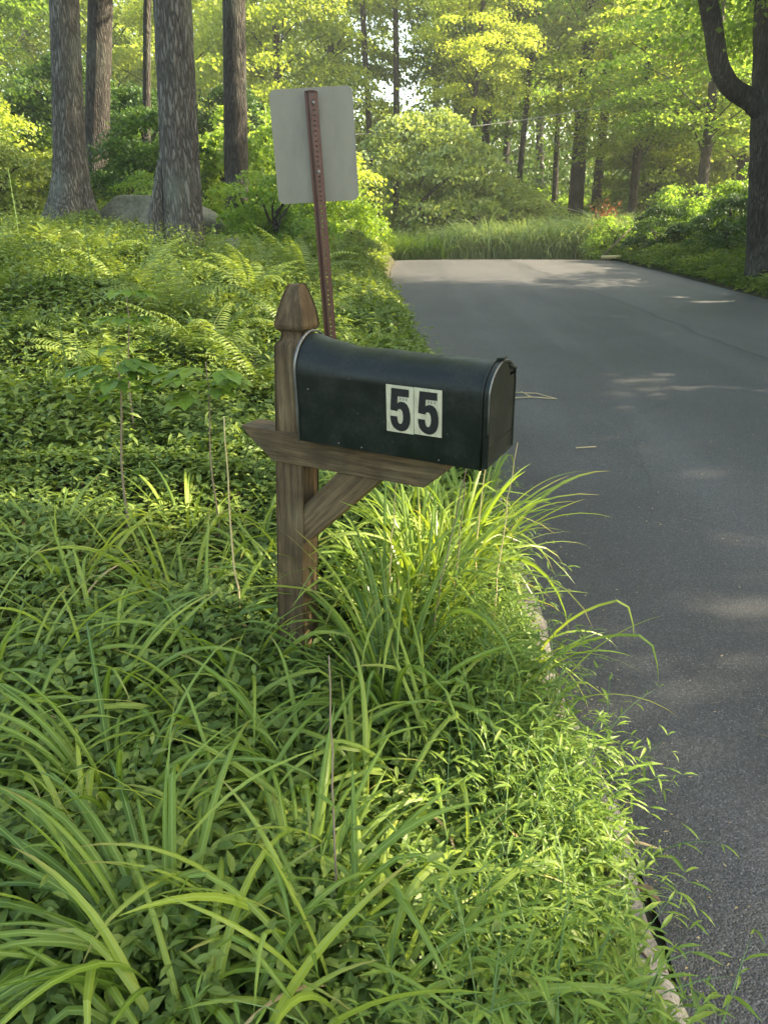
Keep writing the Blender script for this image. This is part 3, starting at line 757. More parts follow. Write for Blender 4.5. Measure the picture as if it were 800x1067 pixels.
for (x, y, h, lab) in ((-1.9, 4.6, .75, 'slender weed stem with tiny leaves at far left of the bank'), (-2.3, 6.3, .9, 'tall thin weed stem rising from the bank left of the ferns'), (-4.3, 9.6, 1.0, 'tall pale flowering weed in front of the flared left trunk')):
    z = g(x, y); o = thing('tall_weed', lab, 'weed', (x, y, z), 'tall thin weeds on the bank')
    t = MB(); tube(t, [(x, y, z), (x + .01, y, z + h * .5), (x, y, z + h)], .005, 5); t.build('stem', M['stem'], o)
    t = MB(); f = rng.uniform(.3, 1, 46); az = rng.uniform(0, 6.28, 46)
    leaves(t, np.stack([x + 0 * f, y + 0 * f, z + h * f], -1), np.stack([np.cos(az), np.sin(az), .5 + 0 * az], -1), np.tile([0, 0, 1.], (46, 1)), .075 * (1.25 - f), .02, .1, .2, 1); t.build('leaves', M['fern'], o)

# ------------------------------------------------------------------ ferns
def frond_mesh(L, seed, bend):
    t = MB(); s = np.linspace(0, 1, 24); e = R(74) - R(bend) * s ** 1.3
    d = np.stack([np.cos(e), 0 * e, np.sin(e)], -1); pos = np.concatenate([[[0, 0, 0]], np.cumsum(d[:-1] * L / 23, 0)])
    tube(t, pos, np.linspace(.0035, .0012, 24), 4, cap=False)
    for k in range(0, 27):
        f = .10 + .89 * k / 26; q = np.array([np.interp(f, s, pos[:, j]) for j in range(3)]); dd = np.array([np.interp(f, s, d[:, j]) for j in range(3)])
        pl = L * .19 * math.sin(min(1, f * 1.6) * math.pi / 2) * (1.02 - f) ** .75 * 1.5
        for sd in (1, -1):
            D = np.array([[0, sd, 0]]) + dd * .35 + np.array([[0, 0, -.12 + .06 * rng.normal()]])
            nrm = np.cross(dd, [0, sd, 0]) * sd * -1
            leaves(t, q[None], D, np.array([[-dd[2], 0, dd[0]]]), np.array([pl]), np.array([L * .013 + pl * .05]), .1, .2, 1)
    return t.mesh('frond', M['fern'])
FR = [frond_mesh(.72, k, bnd) for k, bnd in enumerate((70, 95, 115, 60))]
fern0 = None
FERNS = [(-1.30, 5.6, 1.05, 'fern with broad fronds nearest the left sapling'), (-1.75, 6.6, 1.25, 'tall upright fern in front of the thick grey tree trunk'), (-.85, 5.4, 1.0, 'fern behind the maple sapling and left of the mailbox post'),
         (-.75, 6.6, 1.15, 'fern just left of the top of the mailbox post'), (-.35, 5.8, .95, 'fern close behind the mailbox post finial'), (-2.35, 7.4, 1.1, 'fern on the bank left of the thick grey trunk'), (-1.35, 8.0, 1.2, 'fern at the right foot of the thick grey trunk'),
         (-1.0, 9.2, 1.3, 'fern under the lower left corner of the road sign'), (-.45, 3.75, .62, 'small fern with a frond touching the left side of the mailbox post'), (-3.0, 8.4, 1.1, 'fern in front of the rocks'), (-1.9, 5.1, .9, 'low fern at the left among the ground cover'), (-3.3, 6.6, .9, 'fern at the left edge of the picture below the flared trunk'), (-2.7, 5.6, .8, 'small fern left of the slender weed stems'), (-3.9, 8.2, 1.0, 'fern at the far left below the flared trunk'), (-1.5, 9.6, 1.0, 'fern beside the small boulder'), (-.25, 7.8, .8, 'fern beside the road edge right of the sign post')]
for fx, fy, sc, lab in FERNS:
    z = g(fx, fy); o = thing('fern', lab, 'fern', (fx, fy, z), 'ferns on the bank', world=False)
    n = 9; a0 = rng.uniform(0, 6.28)
    for k in range(n):
        f = link('frond', FR[int(rng.integers(4))], o); f.rotation_euler = (rng.normal() * .1, rng.normal() * .12, a0 + k * 6.283 / n + rng.normal() * .2); s_ = sc * rng.uniform(.8, 1.15); f.scale = (s_, s_, s_)

# ------------------------------------------------------------------ trees
def vnoise(shape, seed):
    r = np.random.default_rng(seed); return r.normal(size=shape)
def trunk_mesh(mb, pts, rad, seg=20, seed=0, flare=0., rough=.05):
    pts = np.asarray(pts, float); n = max(10, int(np.linalg.norm(pts[-1] - pts[0]) / .12)); n = min(n, 90)
    s = np.linspace(0, 1, n); q = np.linspace(0, 1, len(pts))
    P_ = np.stack([np.interp(s, q, pts[:, k]) for k in range(3)], -1)
    # smooth the polyline
    for _ in range(3 * n // 20): P_[1:-1] = (P_[:-2] + P_[2:] + 2 * P_[1:-1]) / 4
    rr = np.interp(s, np.linspace(0, 1, len(rad)), rad)
    z = (P_[:, 2] - P_[0, 2])
    an = np.linspace(0, 2 * np.pi, seg, endpoint=False)[None]
    r_ = np.random.default_rng(seed); ph = r_.uniform(0, 6.28, 6)
    lob = .5 * np.sin(3 * an + ph[0]) + .5 * np.sin(5 * an + ph[1]) + .3 * np.sin(2 * an + ph[2])
    fl = flare * np.exp(-z / (.38 if flare < .9 else .5))[:, None]
    jit = 1 + fl * (1 + .55 * lob) + rough * (np.sin(4 * an + ph[3] + z[:, None] * .8) * .5 + np.sin(9 * an + ph[4] + np.sin(z[:, None] * 2) * .6) * .5) + rough * .35 * r_.normal(size=(n, seg))
    tube(mb, P_, rr, seg, True, jit); return P_, rr

def crown_mesh(seed, R0, H, ncl, nlf, leaf, mat, clr=.95, hang=.25, shape=1.0, flat=.35, split=False):
    """returns (crown mesh, branches mesh) around the origin; z from 0 to H"""
    r = np.random.default_rng(seed); t = MB(); bt = MB(); parts = []
    zz = r.beta(1.3, 1.3, ncl) * H; prof = np.sin(np.pi * np.clip((zz / H) * .82 + .14, 0, 1)) ** .7 * shape
    aa = r.uniform(0, 2 * np.pi, ncl); rad = R0 * prof * r.uniform(.12, 1, ncl) ** .5
    C = np.stack([np.cos(aa) * rad, np.sin(aa) * rad, zz], -1)
    for k in range(ncl):
        c_ = C[k]; cr = clr * r.uniform(.6, 1.25); m = int(nlf * r.uniform(.6, 1.3))
        q = r.normal(size=(m, 3)) * .5; rad2 = np.hypot(q[:, 0], q[:, 1])
        out = np.array([math.cos(aa[k]), math.sin(aa[k])])
        pos = c_ + np.stack([q[:, 0] * cr * 1.1, q[:, 1] * cr * 1.1, q[:, 2] * cr * flat - rad2 ** 2 * cr * hang - (q[:, :2] @ out) * cr * .25], -1)
        az = np.arctan2(q[:, 1], q[:, 0]) * .5 + aa[k] * .5 + r.normal(size=m) * .9
        el = r.normal(-.45, .35, m)
        D = np.stack([np.cos(az) * np.cos(el), np.sin(az) * np.cos(el), np.sin(el)], -1)
        Nn = np.tile([0, 0, 1.], (m, 1)) + r.normal(size=(m, 3)) * .45
        L_ = leaf * r.uniform(.65, 1.25, m)
        leaves(t, pos, D, Nn, L_, L_ * .75, .1, .15, 0)
        if k % 5 == 0:
            st = np.array([0, 0, max(-.12 * H, c_[2] - rad[k] * r.uniform(.5, 1.0))])
            mid = st * .45 + c_ * .55 + np.array([0, 0, .12 * rad[k]])
            tube(bt, [st, st * .75 + mid * .25 + r.normal(size=3) * .1, mid, mid * .4 + c_ * .6 + r.normal(size=3) * .08, c_], [.04, .034, .026, .016, .008], 5, False)
            if split: parts.append(bt.mesh('branch', M['bark2'], True)); bt = MB()
    if split: return [t.mesh('crown', mat)] + parts
    return t.mesh('crown', mat), bt.mesh('branches', M['bark2'], True)
VAR = {}
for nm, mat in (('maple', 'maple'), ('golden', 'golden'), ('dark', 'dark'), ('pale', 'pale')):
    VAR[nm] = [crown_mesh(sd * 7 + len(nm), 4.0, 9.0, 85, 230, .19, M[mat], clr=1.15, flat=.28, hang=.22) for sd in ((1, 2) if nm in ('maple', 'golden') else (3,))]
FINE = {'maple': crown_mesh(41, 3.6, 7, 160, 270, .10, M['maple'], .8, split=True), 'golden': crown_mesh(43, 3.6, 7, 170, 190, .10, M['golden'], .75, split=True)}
GT = 'woodland trees beyond the mailbox'
def tree(x, y, r0, h, lean, kind, cz, cs, lab, name='broadleaf_tree', flare=.35, barkm='bark2', pts=None, seg=16, rz=None, group=GT, fine=False, coff=(0, 0), csz=None, nocrown=False):
    z = g(x, y); o = thing(name, lab, 'tree', (x, y, z), group)
    t = MB()
    P_ = pts if pts is not None else [(x, y, z - .3), (x + lean[0] * .3 + (rng.normal() * .08 if seg < 20 else 0), y + lean[1] * .3, z + h * .3), (x + lean[0] * .65, y + lean[1] * .65 + rng.normal() * .1, z + h * .65), (x + lean[0], y + lean[1], z + h)]
    trunk_mesh(t, P_, [r0, r0 * .86, r0 * .7, r0 * .3], seg, int(abs(x * 100) + y * 7), flare); t.build('trunk', M[barkm], o, smooth=True)
    if not nocrown:
        V_ = FINE[kind] if fine else VAR[kind][int(rng.integers(len(VAR[kind])))]
        tx, ty = x + lean[0] * min(1, (cz) / h) + coff[0], y + lean[1] * min(1, cz / h) + coff[1]
        ang = rng.uniform(0, 6.28); rng.uniform()
        for me in V_:
            q = link(me.name.split('.')[0], me, o); q.location = (tx - x, ty - y, cz); q.rotation_euler = (0, 0, ang)
            q.scale = (cs, cs, csz or cs)
    return o
# the big trunks on the left bank
tree(-2.72, 11.0, .262, 15, (.35, 1.0), 'maple', 7.5, 1.05, 'thick grey furrowed trunk in the middle of the left bank, leaning slightly', 'mature_tree', .42, 'bark', seg=72, fine=False, group='large trees on the left bank')
tree(-5.36, 14.0, .245, 16, (1.4, .6), 'maple', 8, 1.1, 'dark trunk with widely flared grey root base at the far left', 'mature_tree', 3.2, 'bark', seg=60, group='large trees on the left bank')
tree(-6.62, 19.0, .28, 17, (2.6, .3), 'maple', 8, 1.1, 'dark straight trunk behind and between the two nearest left trunks', 'mature_tree', .2, 'bark2', seg=30, group='large trees on the left bank')
tree(-3.15, 17.5, .25, 16, (.7, .6), 'golden', 7.5, 1.0, 'slimmer ivy flecked trunk between the thick grey trunk and the road sign', 'mature_tree', .25, 'bark2', seg=30, group='large trees on the left bank')
tree(-5.72, 20.0, .10, 12, (1.5, .3), 'golden', 6, .7, 'thin pole like trunk just left of the thick grey trunk', 'young_tree', .2, 'bark2', seg=12, group='large trees on the left bank')
# stub leaning on the thick trunk
z = g(-3.1, 11.05); o = thing('tree_stump', 'narrow broken stub standing against the left foot of the thick grey trunk', 'stump', (-3.12, 10.9, z))
t = MB(); trunk_mesh(t, [(-3.02, 10.95, z - .2), (-3.0, 10.97, z + .5), (-2.93, 11.0, z + 1.2)], [.15, .13, .02], 24, 5, .3, .1); t.build('wood', M['bark'], o, smooth=True)

# rocks
def rock(x, y, sx, sy_, sz, lab, seed):
    bm = bmesh.new(); bmesh.ops.create_icosphere(bm, subdivisions=4, radius=1); r = np.random.default_rng(seed); K = r.normal(size=(10, 3)) * 1.6; ph = r.uniform(0, 6.28, 10)
    pl = [unit(r.normal(size=3)) for _ in range(9)]
    for v in bm.verts:
        p = np.array(v.co); d = 1 + .06 * sum(math.sin(K[k] @ p * 1.5 + ph[k]) for k in range(10)) * .5
        p = p * d
        for q in pl:
            e = p @ q - .66
            if e > 0: p = p - q * e * .97
        v.co = (p[0] * sx, p[1] * sy_, p[2] * sz)
    me = bpy.data.meshes.new('rock'); bm.to_mesh(me); bm.free(); me.materials.append(M['rock'])
    for f in me.polygons: f.use_smooth = True
    return tag(link('boulder', me, None, (x, y, g(x, y) + sz * .35)), lab, 'boulder', 'boulders on the bank')
rock(-4.2, 14.8, 1.3, .8, .52, 'large pale boulder between the flared trunk and the thick grey trunk', 3)
rock(-2.25, 11.9, .36, .35, .26, 'pale boulder showing at the right foot of the thick grey trunk', 5)
rock(-4.5, 13.6, .5, .4, .24, 'low brownish boulder beside the roots of the flared trunk', 9)

# right big tree with curved limb
z = g(7.75, 15.4)
o = tree(7.50, 15.6, .38, 14, (-2.0, .2), 'maple', 4.5, 1.15, 'massive dark trunk at the right edge of the road with a curved limb', 'mature_tree', .3, 'bark2', seg=40, fine=True, coff=(1.3, .6), group='large trees right of the road')
t = MB(); trunk_mesh(t, [(6.95, 15.6, 3.75), (6.6, 15.55, 4.0), (6.2, 15.5, 4.15), (5.88, 15.4, 4.5), (5.72, 15.4, 5.1), (5.47, 15.3, 5.6), (5.1, 15.2, 6.8), (4.7, 15.0, 8.3)], [.19, .18, .17, .165, .16, .15, .12, .08], 16, 8, 0); t.build('limb', M['bark2'], o, smooth=True)

# mid-distance and far trees (x from image column, distance)
def col_x(px, y): return (px - 400) / 801 * y * .943
FAR = [  # px, y, r, h, kind, cz, cs, label
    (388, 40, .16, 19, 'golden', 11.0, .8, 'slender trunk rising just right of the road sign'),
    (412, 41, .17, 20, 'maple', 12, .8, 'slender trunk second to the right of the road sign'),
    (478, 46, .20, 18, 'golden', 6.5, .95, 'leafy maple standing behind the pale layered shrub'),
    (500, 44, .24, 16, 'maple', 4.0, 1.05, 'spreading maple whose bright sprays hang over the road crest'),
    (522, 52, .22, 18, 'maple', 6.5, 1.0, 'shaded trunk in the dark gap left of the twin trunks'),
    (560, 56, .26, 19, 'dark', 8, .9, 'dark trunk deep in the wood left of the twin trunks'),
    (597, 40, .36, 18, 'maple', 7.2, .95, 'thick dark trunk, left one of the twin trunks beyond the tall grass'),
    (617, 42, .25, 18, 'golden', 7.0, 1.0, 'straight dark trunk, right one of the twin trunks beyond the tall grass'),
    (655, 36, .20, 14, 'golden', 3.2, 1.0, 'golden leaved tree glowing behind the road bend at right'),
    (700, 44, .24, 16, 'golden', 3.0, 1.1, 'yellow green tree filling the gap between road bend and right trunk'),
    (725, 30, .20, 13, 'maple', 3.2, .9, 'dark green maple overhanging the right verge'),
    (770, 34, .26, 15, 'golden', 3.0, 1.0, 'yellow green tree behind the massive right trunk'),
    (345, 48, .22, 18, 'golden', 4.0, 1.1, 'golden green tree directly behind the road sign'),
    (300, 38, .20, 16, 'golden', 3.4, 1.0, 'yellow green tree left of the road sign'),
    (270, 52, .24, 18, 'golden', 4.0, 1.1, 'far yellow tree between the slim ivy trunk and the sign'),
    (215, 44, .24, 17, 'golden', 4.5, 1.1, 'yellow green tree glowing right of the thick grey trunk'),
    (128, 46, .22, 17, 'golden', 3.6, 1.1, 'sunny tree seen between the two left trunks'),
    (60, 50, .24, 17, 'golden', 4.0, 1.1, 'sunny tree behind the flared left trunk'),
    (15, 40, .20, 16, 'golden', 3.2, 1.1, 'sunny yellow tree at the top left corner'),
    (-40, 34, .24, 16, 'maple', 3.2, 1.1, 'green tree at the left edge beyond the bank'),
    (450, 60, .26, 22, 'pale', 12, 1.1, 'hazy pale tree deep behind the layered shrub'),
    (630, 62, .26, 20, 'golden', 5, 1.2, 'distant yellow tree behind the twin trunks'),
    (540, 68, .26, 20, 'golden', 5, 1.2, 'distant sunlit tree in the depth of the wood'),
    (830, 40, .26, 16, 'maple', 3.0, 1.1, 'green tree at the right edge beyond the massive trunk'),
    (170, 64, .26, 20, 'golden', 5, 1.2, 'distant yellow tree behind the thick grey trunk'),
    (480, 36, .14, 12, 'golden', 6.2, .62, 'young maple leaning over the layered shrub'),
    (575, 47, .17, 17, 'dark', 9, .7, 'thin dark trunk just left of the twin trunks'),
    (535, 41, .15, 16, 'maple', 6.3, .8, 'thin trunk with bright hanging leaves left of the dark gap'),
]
for px, y, r0, h, kind, cz, cs, lab in FAR:
    x = col_x(px, y)
    tree(x, y, r0, h, (rng.normal() * .6, 0), kind, cz, cs, lab, csz=cs * .66 if (px, y) in ((655, 36), (725, 30), (770, 34)) else None)

# shade trees standing right of and behind the viewpoint (they cast the dapple)
SUN_EL, SUN_AZ = 31., 8.      # azimuth measured from +X towards +Y, direction TO the sun
S_ = np.array([math.cos(R(SUN_AZ)) * math.cos(R(SUN_EL)), math.sin(R(SUN_AZ)) * math.cos(R(SUN_EL)), math.sin(R(SUN_EL))])

# shrubs
def shrub_mesh(seed, R0, H, ncl, nlf, leaf, mat, flat=.4):
    return crown_mesh(seed, R0, H, ncl, nlf, leaf, mat, clr=R0 * .24, hang=.3, shape=1.05, flat=flat)
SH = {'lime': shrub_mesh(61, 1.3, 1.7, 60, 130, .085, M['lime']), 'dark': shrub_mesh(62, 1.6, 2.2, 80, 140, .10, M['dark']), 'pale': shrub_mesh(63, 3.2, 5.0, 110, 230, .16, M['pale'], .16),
      'golden': shrub_mesh(66, 1.6, 2.2, 80, 140, .10, M['golden']),
      'maple': shrub_mesh(64, 1.6, 2.2, 80, 140, .10, M['maple']), 'fern': shrub_mesh(65, 1.2, 1.2, 60, 120, .08, M['fern'])}
def shrub(x, y, kind, s, lab, sz=None, name='shrub', group='shrubs along the wood edge'):
    o = thing(name, lab, 'shrub', (x, y, g(x, y) - .05), group, world=False); a_ = rng.uniform(0, 6.28)
    for me, nm in zip(SH[kind], ('foliage', 'branches')):
        q = link(nm, me, o); q.scale = (s, s, sz or s); q.rotation_euler = (0, 0, a_)
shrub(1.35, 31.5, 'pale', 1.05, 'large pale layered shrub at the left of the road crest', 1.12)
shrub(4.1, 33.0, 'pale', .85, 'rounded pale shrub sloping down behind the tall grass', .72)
for x, y, k, s, lab in [
    (-1.0, 12.5, 'fern', .6, 'bright lime shrub close under the road sign panel'), (-1.9, 14.5, 'lime', .75, 'bright lime shrub left of the sign post'),
    (-.75, 17.0, 'fern', .6, 'lime green shrub at the road edge right of the sign post'), (-2.6, 16.0, 'lime', .8, 'lime shrub at the foot of the slim ivy trunk'),
    (-1.5, 19.5, 'lime', 1.0, 'tall lime shrub behind the road sign'), (-3.0, 20.0, 'maple', 1.2, 'green shrub right of the slim ivy trunk'),
    (-1.0, 23.5, 'lime', .8, 'lime shrub where the left road edge meets the crest'), (-2.4, 24.5, 'golden', 1.2, 'lime shrub behind the sign panel near the crest'),
    (-5.0, 18.0, 'dark', .8, 'dark bush behind the large pale boulder'), (-5.9, 21.0, 'dark', .9, 'dark evergreen bush between the left trunks'),
    (-9.0, 17.0, 'dark', .85, 'dark bush left of the flared trunk'), (-10.5, 20.0, 'golden', 1.1, 'green bush at the far left edge'), (-7.8, 16.5, 'fern', 1.1, 'soft green bush just left of the flared trunk'),
    (-8.6, 24.0, 'dark', 1.1, 'dark evergreen bush beyond the left trunks'), (-4.2, 24.5, 'dark', .9, 'dark bush between thick grey trunk and ivy trunk'), (-12.5, 23.0, 'golden', 1.1, 'sunny bush behind the far left bank'),
    (-4.6, 15.9, 'lime', .55, 'small lime bush growing on top of the boulder'),
    (7.9, 23.5, 'dark', .62, 'dark green bush behind the right verge near the log'), (8.6, 20.5, 'dark', .68, 'dark green bush in the middle of the right verge'),
    (9.0, 17.8, 'dark', .7, 'green bush next to the massive right trunk'), (10.4, 22.5, 'maple', 1.0, 'tall green bush behind the right verge'), (9.6, 26.5, 'maple', .9, 'green bush beyond the right verge bushes'), (7.1, 25.4, 'maple', .6, 'small leafy bush beside the log'),
    (10.3, 16.3, 'maple', .9, 'dark bush behind the massive right trunk'), (8.9, 13.0, 'maple', .9, 'green bush at the right edge of the picture')]:
    shrub(x, y, k, s, lab)
for x, y, k, s_, lab in [(12.4, 7.6, 'maple', 2.2, 'unseen bush added at right to shade the road, nearest the viewer'), (12.2, 11.0, 'maple', 2.2, 'unseen bush added at right to shade the road, second along the verge'),  # right-hand roadside bushes are unseen, added to block low sun under the crowns
    (12.4, 15.0, 'maple', 2.1, 'unseen bush added at right to shade the road, third along the verge'), (12.8, 19.0, 'maple', 1.9, 'tall unseen bush added behind the massive right trunk to shade the road'), (-3.5, 13.5, 'fern', .42, 'low green bush in front of the right part of the boulder'), (-4.75, 13.0, 'fern', .42, 'low green bush between the flared trunk and the boulder'), (12.0, 1.8, 'maple', 1.4, 'unseen bush added beside the viewer at right to shade the road'),
    (12.0, 38.0, 'maple', 1.3, 'leafy understory bush right of the twin trunks'), (13.2, 40.0, 'golden', 1.9, 'sunny understory bush farther right of the twin trunks'), (16.0, 38.5, 'golden', 1.7, 'sunny understory bush left of the massive right trunk')]:
    shrub(x, y, k, s_, lab)
# orange leaved shoot
o = thing('orange_leaved_bush', 'small bush with orange red leaves at the right end of the tall grass', 'bush', (7.25, 26.8, g(7.25, 26.8)), None)
t = MB(); n = 130; q = rng.normal(size=(n, 3)) * np.array([.22, .25, .22]) + np.array([7.25, 26.8, g(7.25, 26.8) + 1.35]); leaves(t, q, rng.normal(size=(n, 3)), np.tile([0, 0, 1.], (n, 1)), .12, .08); t.build('leaves', M['orange'], o)
t = MB()
for k in range(6): tube(t, [(7.25, 26.8, g(7.25, 26.8)), (7.25 + rng.normal() * .2, 26.8, g(7.25, 26.8) + 1.4)], .012, 5)
t.build('stems', M['twig'], o)

# tall grass bank behind the crest
t = MB(); n = 13000; x = rng.uniform(1.6, 8.8, n); y = 27.2 + rng.uniform(0, 4.0, n) + .25 * (x - 5)
x = x + 0; P = onground(x, y); P[:, 2] = np.maximum(P[:, 2], .75)
az = rng.normal(R(250), 1.3, n)
blades(t, P, az, 1.95 * rng.uniform(.4, 1.1, n) * np.interp(x, [1.6, 3, 8, 8.8], [.7, 1, 1, .8]), .034, R(1) * rng.uniform(70, 89, n), R(1) * rng.uniform(70, 160, n), 6, power=2.)
tag(t.build('tall_grass', M['reed']), 'bank of tall arching grass beyond the crest of the road', 'tall grass', kind='stuff')
t = MB(); n = 2200; x = rng.uniform(-.3, 2.0, n); y = 26.0 + rng.uniform(0, 2.5, n); P = onground(x, y)
P = P[(x < eL(y) + 1.9)]; n = len(P)
blades(t, P, rng.uniform(0, 6.28, n), 1.15 * rng.uniform(.6, 1.1, n), .03, R(1) * rng.uniform(65, 89, n), R(1) * rng.uniform(40, 120, n), 6, power=2)
tag(t.build('bright_grass_tuft', M['lime']), 'bright yellow green grass at the left end of the road crest', 'grass', kind='stuff')

# distant woods: leaf clumps filling the depth
def woods(name, lab, y0, y1, z0, z1, n, leaf, mat, hole=None):
    t = MB(); nc = n // 90
    cx = rng.uniform(-1, 1, nc); cy = rng.uniform(y0, y1, nc); cx = cx * (cy * .62 + 4); cz = rng.uniform(z0, z1, nc)
    if hole is not None:
        k = hole(cx / cy * 801 + 400, 250 - (cz - 1.6) / cy * 801); cx, cy, cz = cx[k], cy[k], cz[k]
    nc = len(cx); m = 90
    q = rng.normal(size=(nc, m, 3)) * np.array([1.5, 1.5, .8]); P = np.stack([cx, cy, cz], -1)[:, None] + q
    P = P.reshape(-1, 3); k = len(P)
    D = rng.normal(size=(k, 3)); D[:, 2] -= .6
    leaves(t, P, D, np.tile([0, 0, 1.], (k, 1)) + rng.normal(size=(k, 3)) * .5, leaf * rng.uniform(.7, 1.3, k), leaf * .7, .1, .1)
    tag(t.build(name, M[mat]), lab, 'woods', kind='stuff')
rr = rng.uniform(size=100000)
def hole(px, py):
    u = rng.uniform(size=len(px))
    d = np.ones(len(px))
    d = np.where((px > 365) & (px < 450) & (py < 140) & (py > -60), .06, d)
    d = np.where((py < 60), d * .75, d)
    d = np.where((px < 60) & (py < 110), .5, d)
    return u < d
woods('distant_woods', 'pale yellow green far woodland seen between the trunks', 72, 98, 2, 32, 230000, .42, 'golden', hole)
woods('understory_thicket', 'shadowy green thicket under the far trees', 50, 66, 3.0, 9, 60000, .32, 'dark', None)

# log and twigs
def twig(pts, r, lab, mat='twig', name='fallen_twig', group='twigs lying on the road'):
    t = MB()
    for p in pts: tube(t, p, np.linspace(r, r * .5, len(p)), 6)
    tag(t.build(name, M[mat], smooth=True), lab, 'twig' if name == 'fallen_twig' else 'log', group)
zr = lambda y: float(zroad(y)) + .03
twig([[(6.45, 24.0, zr(24) + .05), (6.9, 23.6, zr(23.6) + .1), (7.25, 23.3, zr(23.3) + .25)]], .07, 'pale broken branch lying at the right end of the road crest', 'straw', 'fallen_branch', 'broken branches at the road end')
twig([[(6.6, 24.4, 1.15), (6.9, 24.3, 1.5), (7.3, 24.2, 1.95)]], .035, 'thin dead branch sticking up beside the pale broken one', 'twig', 'fallen_branch', 'broken branches at the road end')
twig([[(1.15, 6.73, zr(6.73)), (1.3, 6.76, zr(6.76)), (1.52, 6.7, zr(6.7))], [(1.15, 6.95, zr(6.95)), (1.38, 6.9, zr(6.9)), (1.5, 6.72, zr(6.72))], [(1.3, 6.76, zr(6.76)), (1.25, 6.98, zr(6.98))]], .006, 'forked straw coloured twig on the asphalt just right of the mailbox door', 'straw')
twig([[(1.35, 5.25, zr(5.25)), (1.5, 5.28, zr(5.28))]], .005, 'short pale twig on the asphalt below the forked one', 'straw')
twig([[(1.22, 2.12, zr(2.12)), (1.27, 2.10, zr(2.1)), (1.31, 2.06, zr(2.06))], [(1.27, 2.10, zr(2.1)), (1.29, 2.13, zr(2.1))]], .003, 'small forked twig near the lower right of the road', 'twig')
t = MB(); n = 700; y = rng.uniform(1.0, 20, n) ** 1.0; x = eL(y) + np.abs(rng.normal(0, 1.6, n)) + .06; x = np.minimum(x, 6.4); P = np.stack([x, y, zroad(y) + .034], -1)
az = rng.uniform(0, 6.28, n); leaves(t, P, np.stack([np.cos(az), np.sin(az), .05 + 0 * az], -1), np.tile([0, 0, 1.], (n, 1)) + rng.normal(size=(n, 3)) * .15, rng.uniform(.005, .022, n), rng.uniform(.003, .008, n), .1, 0)
n = 1500; y = rng.uniform(1.2, 23, n); x = eL(y) + rng.exponential(.07, n) + .01; P = np.stack([x, y, zroad(y) + .02], -1)
az = rng.uniform(0, 6.28, n); leaves(t, P, np.stack([np.cos(az), np.sin(az), .1 + 0 * az], -1), np.tile([0, 0, 1.], (n, 1)) + rng.normal(size=(n, 3)) * .3, rng.uniform(.005, .02, n) * np.interp(y, [1, 8], [.6, 1.4]), rng.uniform(.003, .008, n), .1, 0)
tag(t.build('road_litter', M['drygrass']), 'tiny dry leaf bits and chaff scattered over the asphalt and along its edge', 'litter', kind='stuff')

# utility wires
for (p0, p1, sag, lab) in (((-2.5, 30, 5.1), (13., 34, 7.6), .5, 'overhead cable crossing above the road crest'), ((-1.0, 34, 4.8), (12.0, 36, 2.1), .1, 'lower cable slanting down behind the tall grass')):
    s = np.linspace(0, 1, 24)[:, None]; p = np.array(p0) * (1 - s) + np.array(p1) * s; p[:, 2] -= sag * 4 * (s * (1 - s))[:, 0]
    t = MB(); tube(t, p, .014, 6); tag(t.build('utility_cable', M['wire'], smooth=True), lab, 'cable', 'overhead cables')

# shade canopy: unseen trees to the right put in to shade the road; crown gaps are cut to light chosen patches
GAPS = [((.22, 1.95, .50), .42), ((.22, 2.3, .50), .5), ((.22, 2.75, .50), .5), ((-.2, 2.29, .45), .30), ((-.25, 2.3, 1.46), .09), ((.30, 1.55, .42), .32), ((-.2, 2.0, .3), .22), ((-1.3, 3.6, .4), .5), ((-2.3, 5.2, .5), .7), ((-.5, 4.6, .4), .4), ((.1, 1.25, .3), .2), ((-1.9, 8.0, 1.2), 1.1), ((-4.2, 9.5, 1.5), 1.), ((-1.0, 1.6, .3), .16), ((-1.2, 6.4, .6), .5), ((-.6, 10.5, .7), .6)]
def shade_crown(cx, cy, cz, R0, H, ncl, nlf, seed):
    r = np.random.default_rng(seed); t = MB()
    P = r.normal(size=(ncl, 3)); P = unit(P) * r.uniform(.2, 1, ncl)[:, None] ** .45 * np.array([R0, R0, H / 2])
    q = P[:, None] + r.normal(size=(ncl, nlf, 3)) * np.array([.55, .55, .25]); q = q.reshape(-1, 3)
    w = q + np.array([cx, cy, cz + H / 2]); k = np.ones(len(w), bool)
    for c_, rad in GAPS:
        d = w - np.array(c_); pr = d - (d @ S_)[:, None] * S_; k &= np.linalg.norm(pr, axis=1) > rad * r.uniform(.9, 1.1, len(w))
    q = q[k]
    for c_ in ((.36, 2.03, 1.2), (.36, 2.05, 1.08), (.1, 2.1, 1.25), (-.1, 2.2, 1.15)):  # extra leaf clumps added to block the sun from the mailbox
        tq = (cx - c_[0]) / S_[0]; p = np.array(c_) + S_ * tq - np.array([cx, cy, cz + H / 2])
        if abs(p[1]) < R0 and abs(p[2]) < H / 2: q = np.concatenate([q, p + r.normal(size=(300, 3)) * np.array([.5, .11, .10])])
    n = len(q); L_ = .19 * r.uniform(.7, 1.2, n)
    D = r.normal(size=(n, 3)); D[:, 2] -= .6
    leaves(t, q, D, np.tile([0, 0, 1.], (n, 1)) + r.normal(size=(n, 3)) * .4, L_, L_ * .75, .1, .15, 0)
    return t.mesh('crown', M['maple'])
SP = [(11.5, 5.5, 4.6, 3.9, 8.0, 170), (10.8, -1.6, 5.2, 3.6, 7.5, 150), (12.0, 10.5, 4.2, 3.8, 9.0, 220), (18.0, 1.0, 8, 4.2, 8, 150), (17.5, 8.2, 8, 4.2, 8, 150), (15.5, 15.5, 6, 4.2, 9, 230), (12.2, 15.0, 4.0, 3.4, 7.5, 200), (17.5, 11.8, 7, 4.0, 9, 200)]
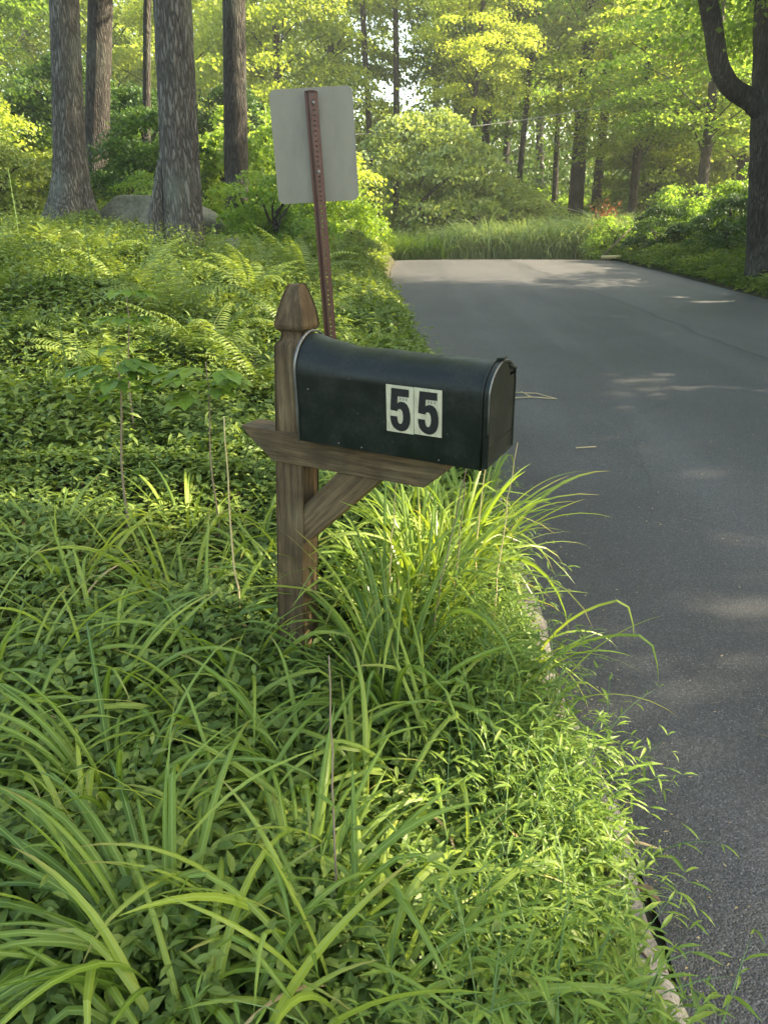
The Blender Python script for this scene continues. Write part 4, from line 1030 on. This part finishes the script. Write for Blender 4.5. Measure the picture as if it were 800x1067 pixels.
for k, (x, y, cz, R0, H, ncl) in enumerate(SP):
    lab = ['unseen shade maple right of the viewer', 'unseen shade maple behind the viewer on the right', 'unseen shade maple ahead on the right', 'tall unseen shade maple in the second row behind the viewer', 'tall unseen shade maple in the second row ahead', 'unseen shade maple well behind the massive right trunk', 'small unseen shade maple beside the massive right trunk', 'tall unseen shade maple in the gap of the second row'][k]
    o = tree(x, y, .28, cz + H * .6, (0, 0), 'maple', 0, 1, lab, group='shade trees beside the road', nocrown=True)
    z = g(x, y); q = link('crown', shade_crown(x, y, z + cz, R0, H, ncl, 110, 70 + k), o); q.location = (0, 0, cz + H / 2)

HZ = .0014
t = MB(); boxmb(t, (0, 0, 0), np.array([1., 0, 0]), np.array([0, 1., 0]), UP, (-95, 95), (-45, 155), (-3.5, 45))
m, nt, out = newmat('thin summer haze'); v = N(nt, 'VolumePrincipled', {'Color': (.93, .95, .88, 1), 'Density': HZ, 'Anisotropy': .35}); nt.links.new(v.outputs[0], out.inputs[1])
tag(t.build('haze', m), 'faint warm haze hanging in the wood and over the road', 'haze', kind='stuff')

# ------------------------------------------------------------------ world, sun, camera
w = bpy.data.worlds.new('World'); scene.world = w; w.use_nodes = True
nt = w.node_tree; bg = nt.nodes['Background']
sky = nt.nodes.new('ShaderNodeTexSky'); sky.sky_type = 'NISHITA'; sky.sun_disc = False
sky.sun_elevation = R(SUN_EL); sky.sun_rotation = R(90 - SUN_AZ); sky.air_density = 1.2; sky.dust_density = 2.5; sky.ozone_density = 1.
nt.links.new(sky.outputs[0], bg.inputs[0]); bg.inputs[1].default_value = .15
sd = bpy.data.lights.new('sun', 'SUN'); sd.energy = 5.; sd.angle = R(.6); sd.color = (1, .90, .74)
so = link('sun', sd); so.rotation_euler = Vector(-S_).to_track_quat('-Z', 'Y').to_euler()
cam = bpy.data.cameras.new('camera'); cam.sensor_fit = 'HORIZONTAL'; cam.sensor_width = 36; cam.lens = 36 * 801 / 800; cam.clip_start = .05; cam.clip_end = 600
co = link('camera', cam, None, (0, 0, 1.6)); co.rotation_euler = (R(90 - 19.49), 0, 0); scene.camera = co
scene.view_settings.view_transform = 'Standard'; scene.view_settings.look = 'None'; scene.view_settings.exposure = 2.42; scene.view_settings.use_white_balance = True; scene.view_settings.white_balance_temperature = 7300; scene.view_settings.white_balance_tint = 9; scene.view_settings.gamma = 1
scene.cycles.max_bounces = 8; scene.cycles.diffuse_bounces = 4; scene.cycles.transmission_bounces = 6; scene.cycles.glossy_bounces = 3
scene.cycles.caustics_reflective = False; scene.cycles.caustics_refractive = False
scene.cycles.use_denoising = True
scene.cycles.sample_clamp_indirect = 6
for o in bpy.data.objects:
    if '_off' in o: del o['_off']
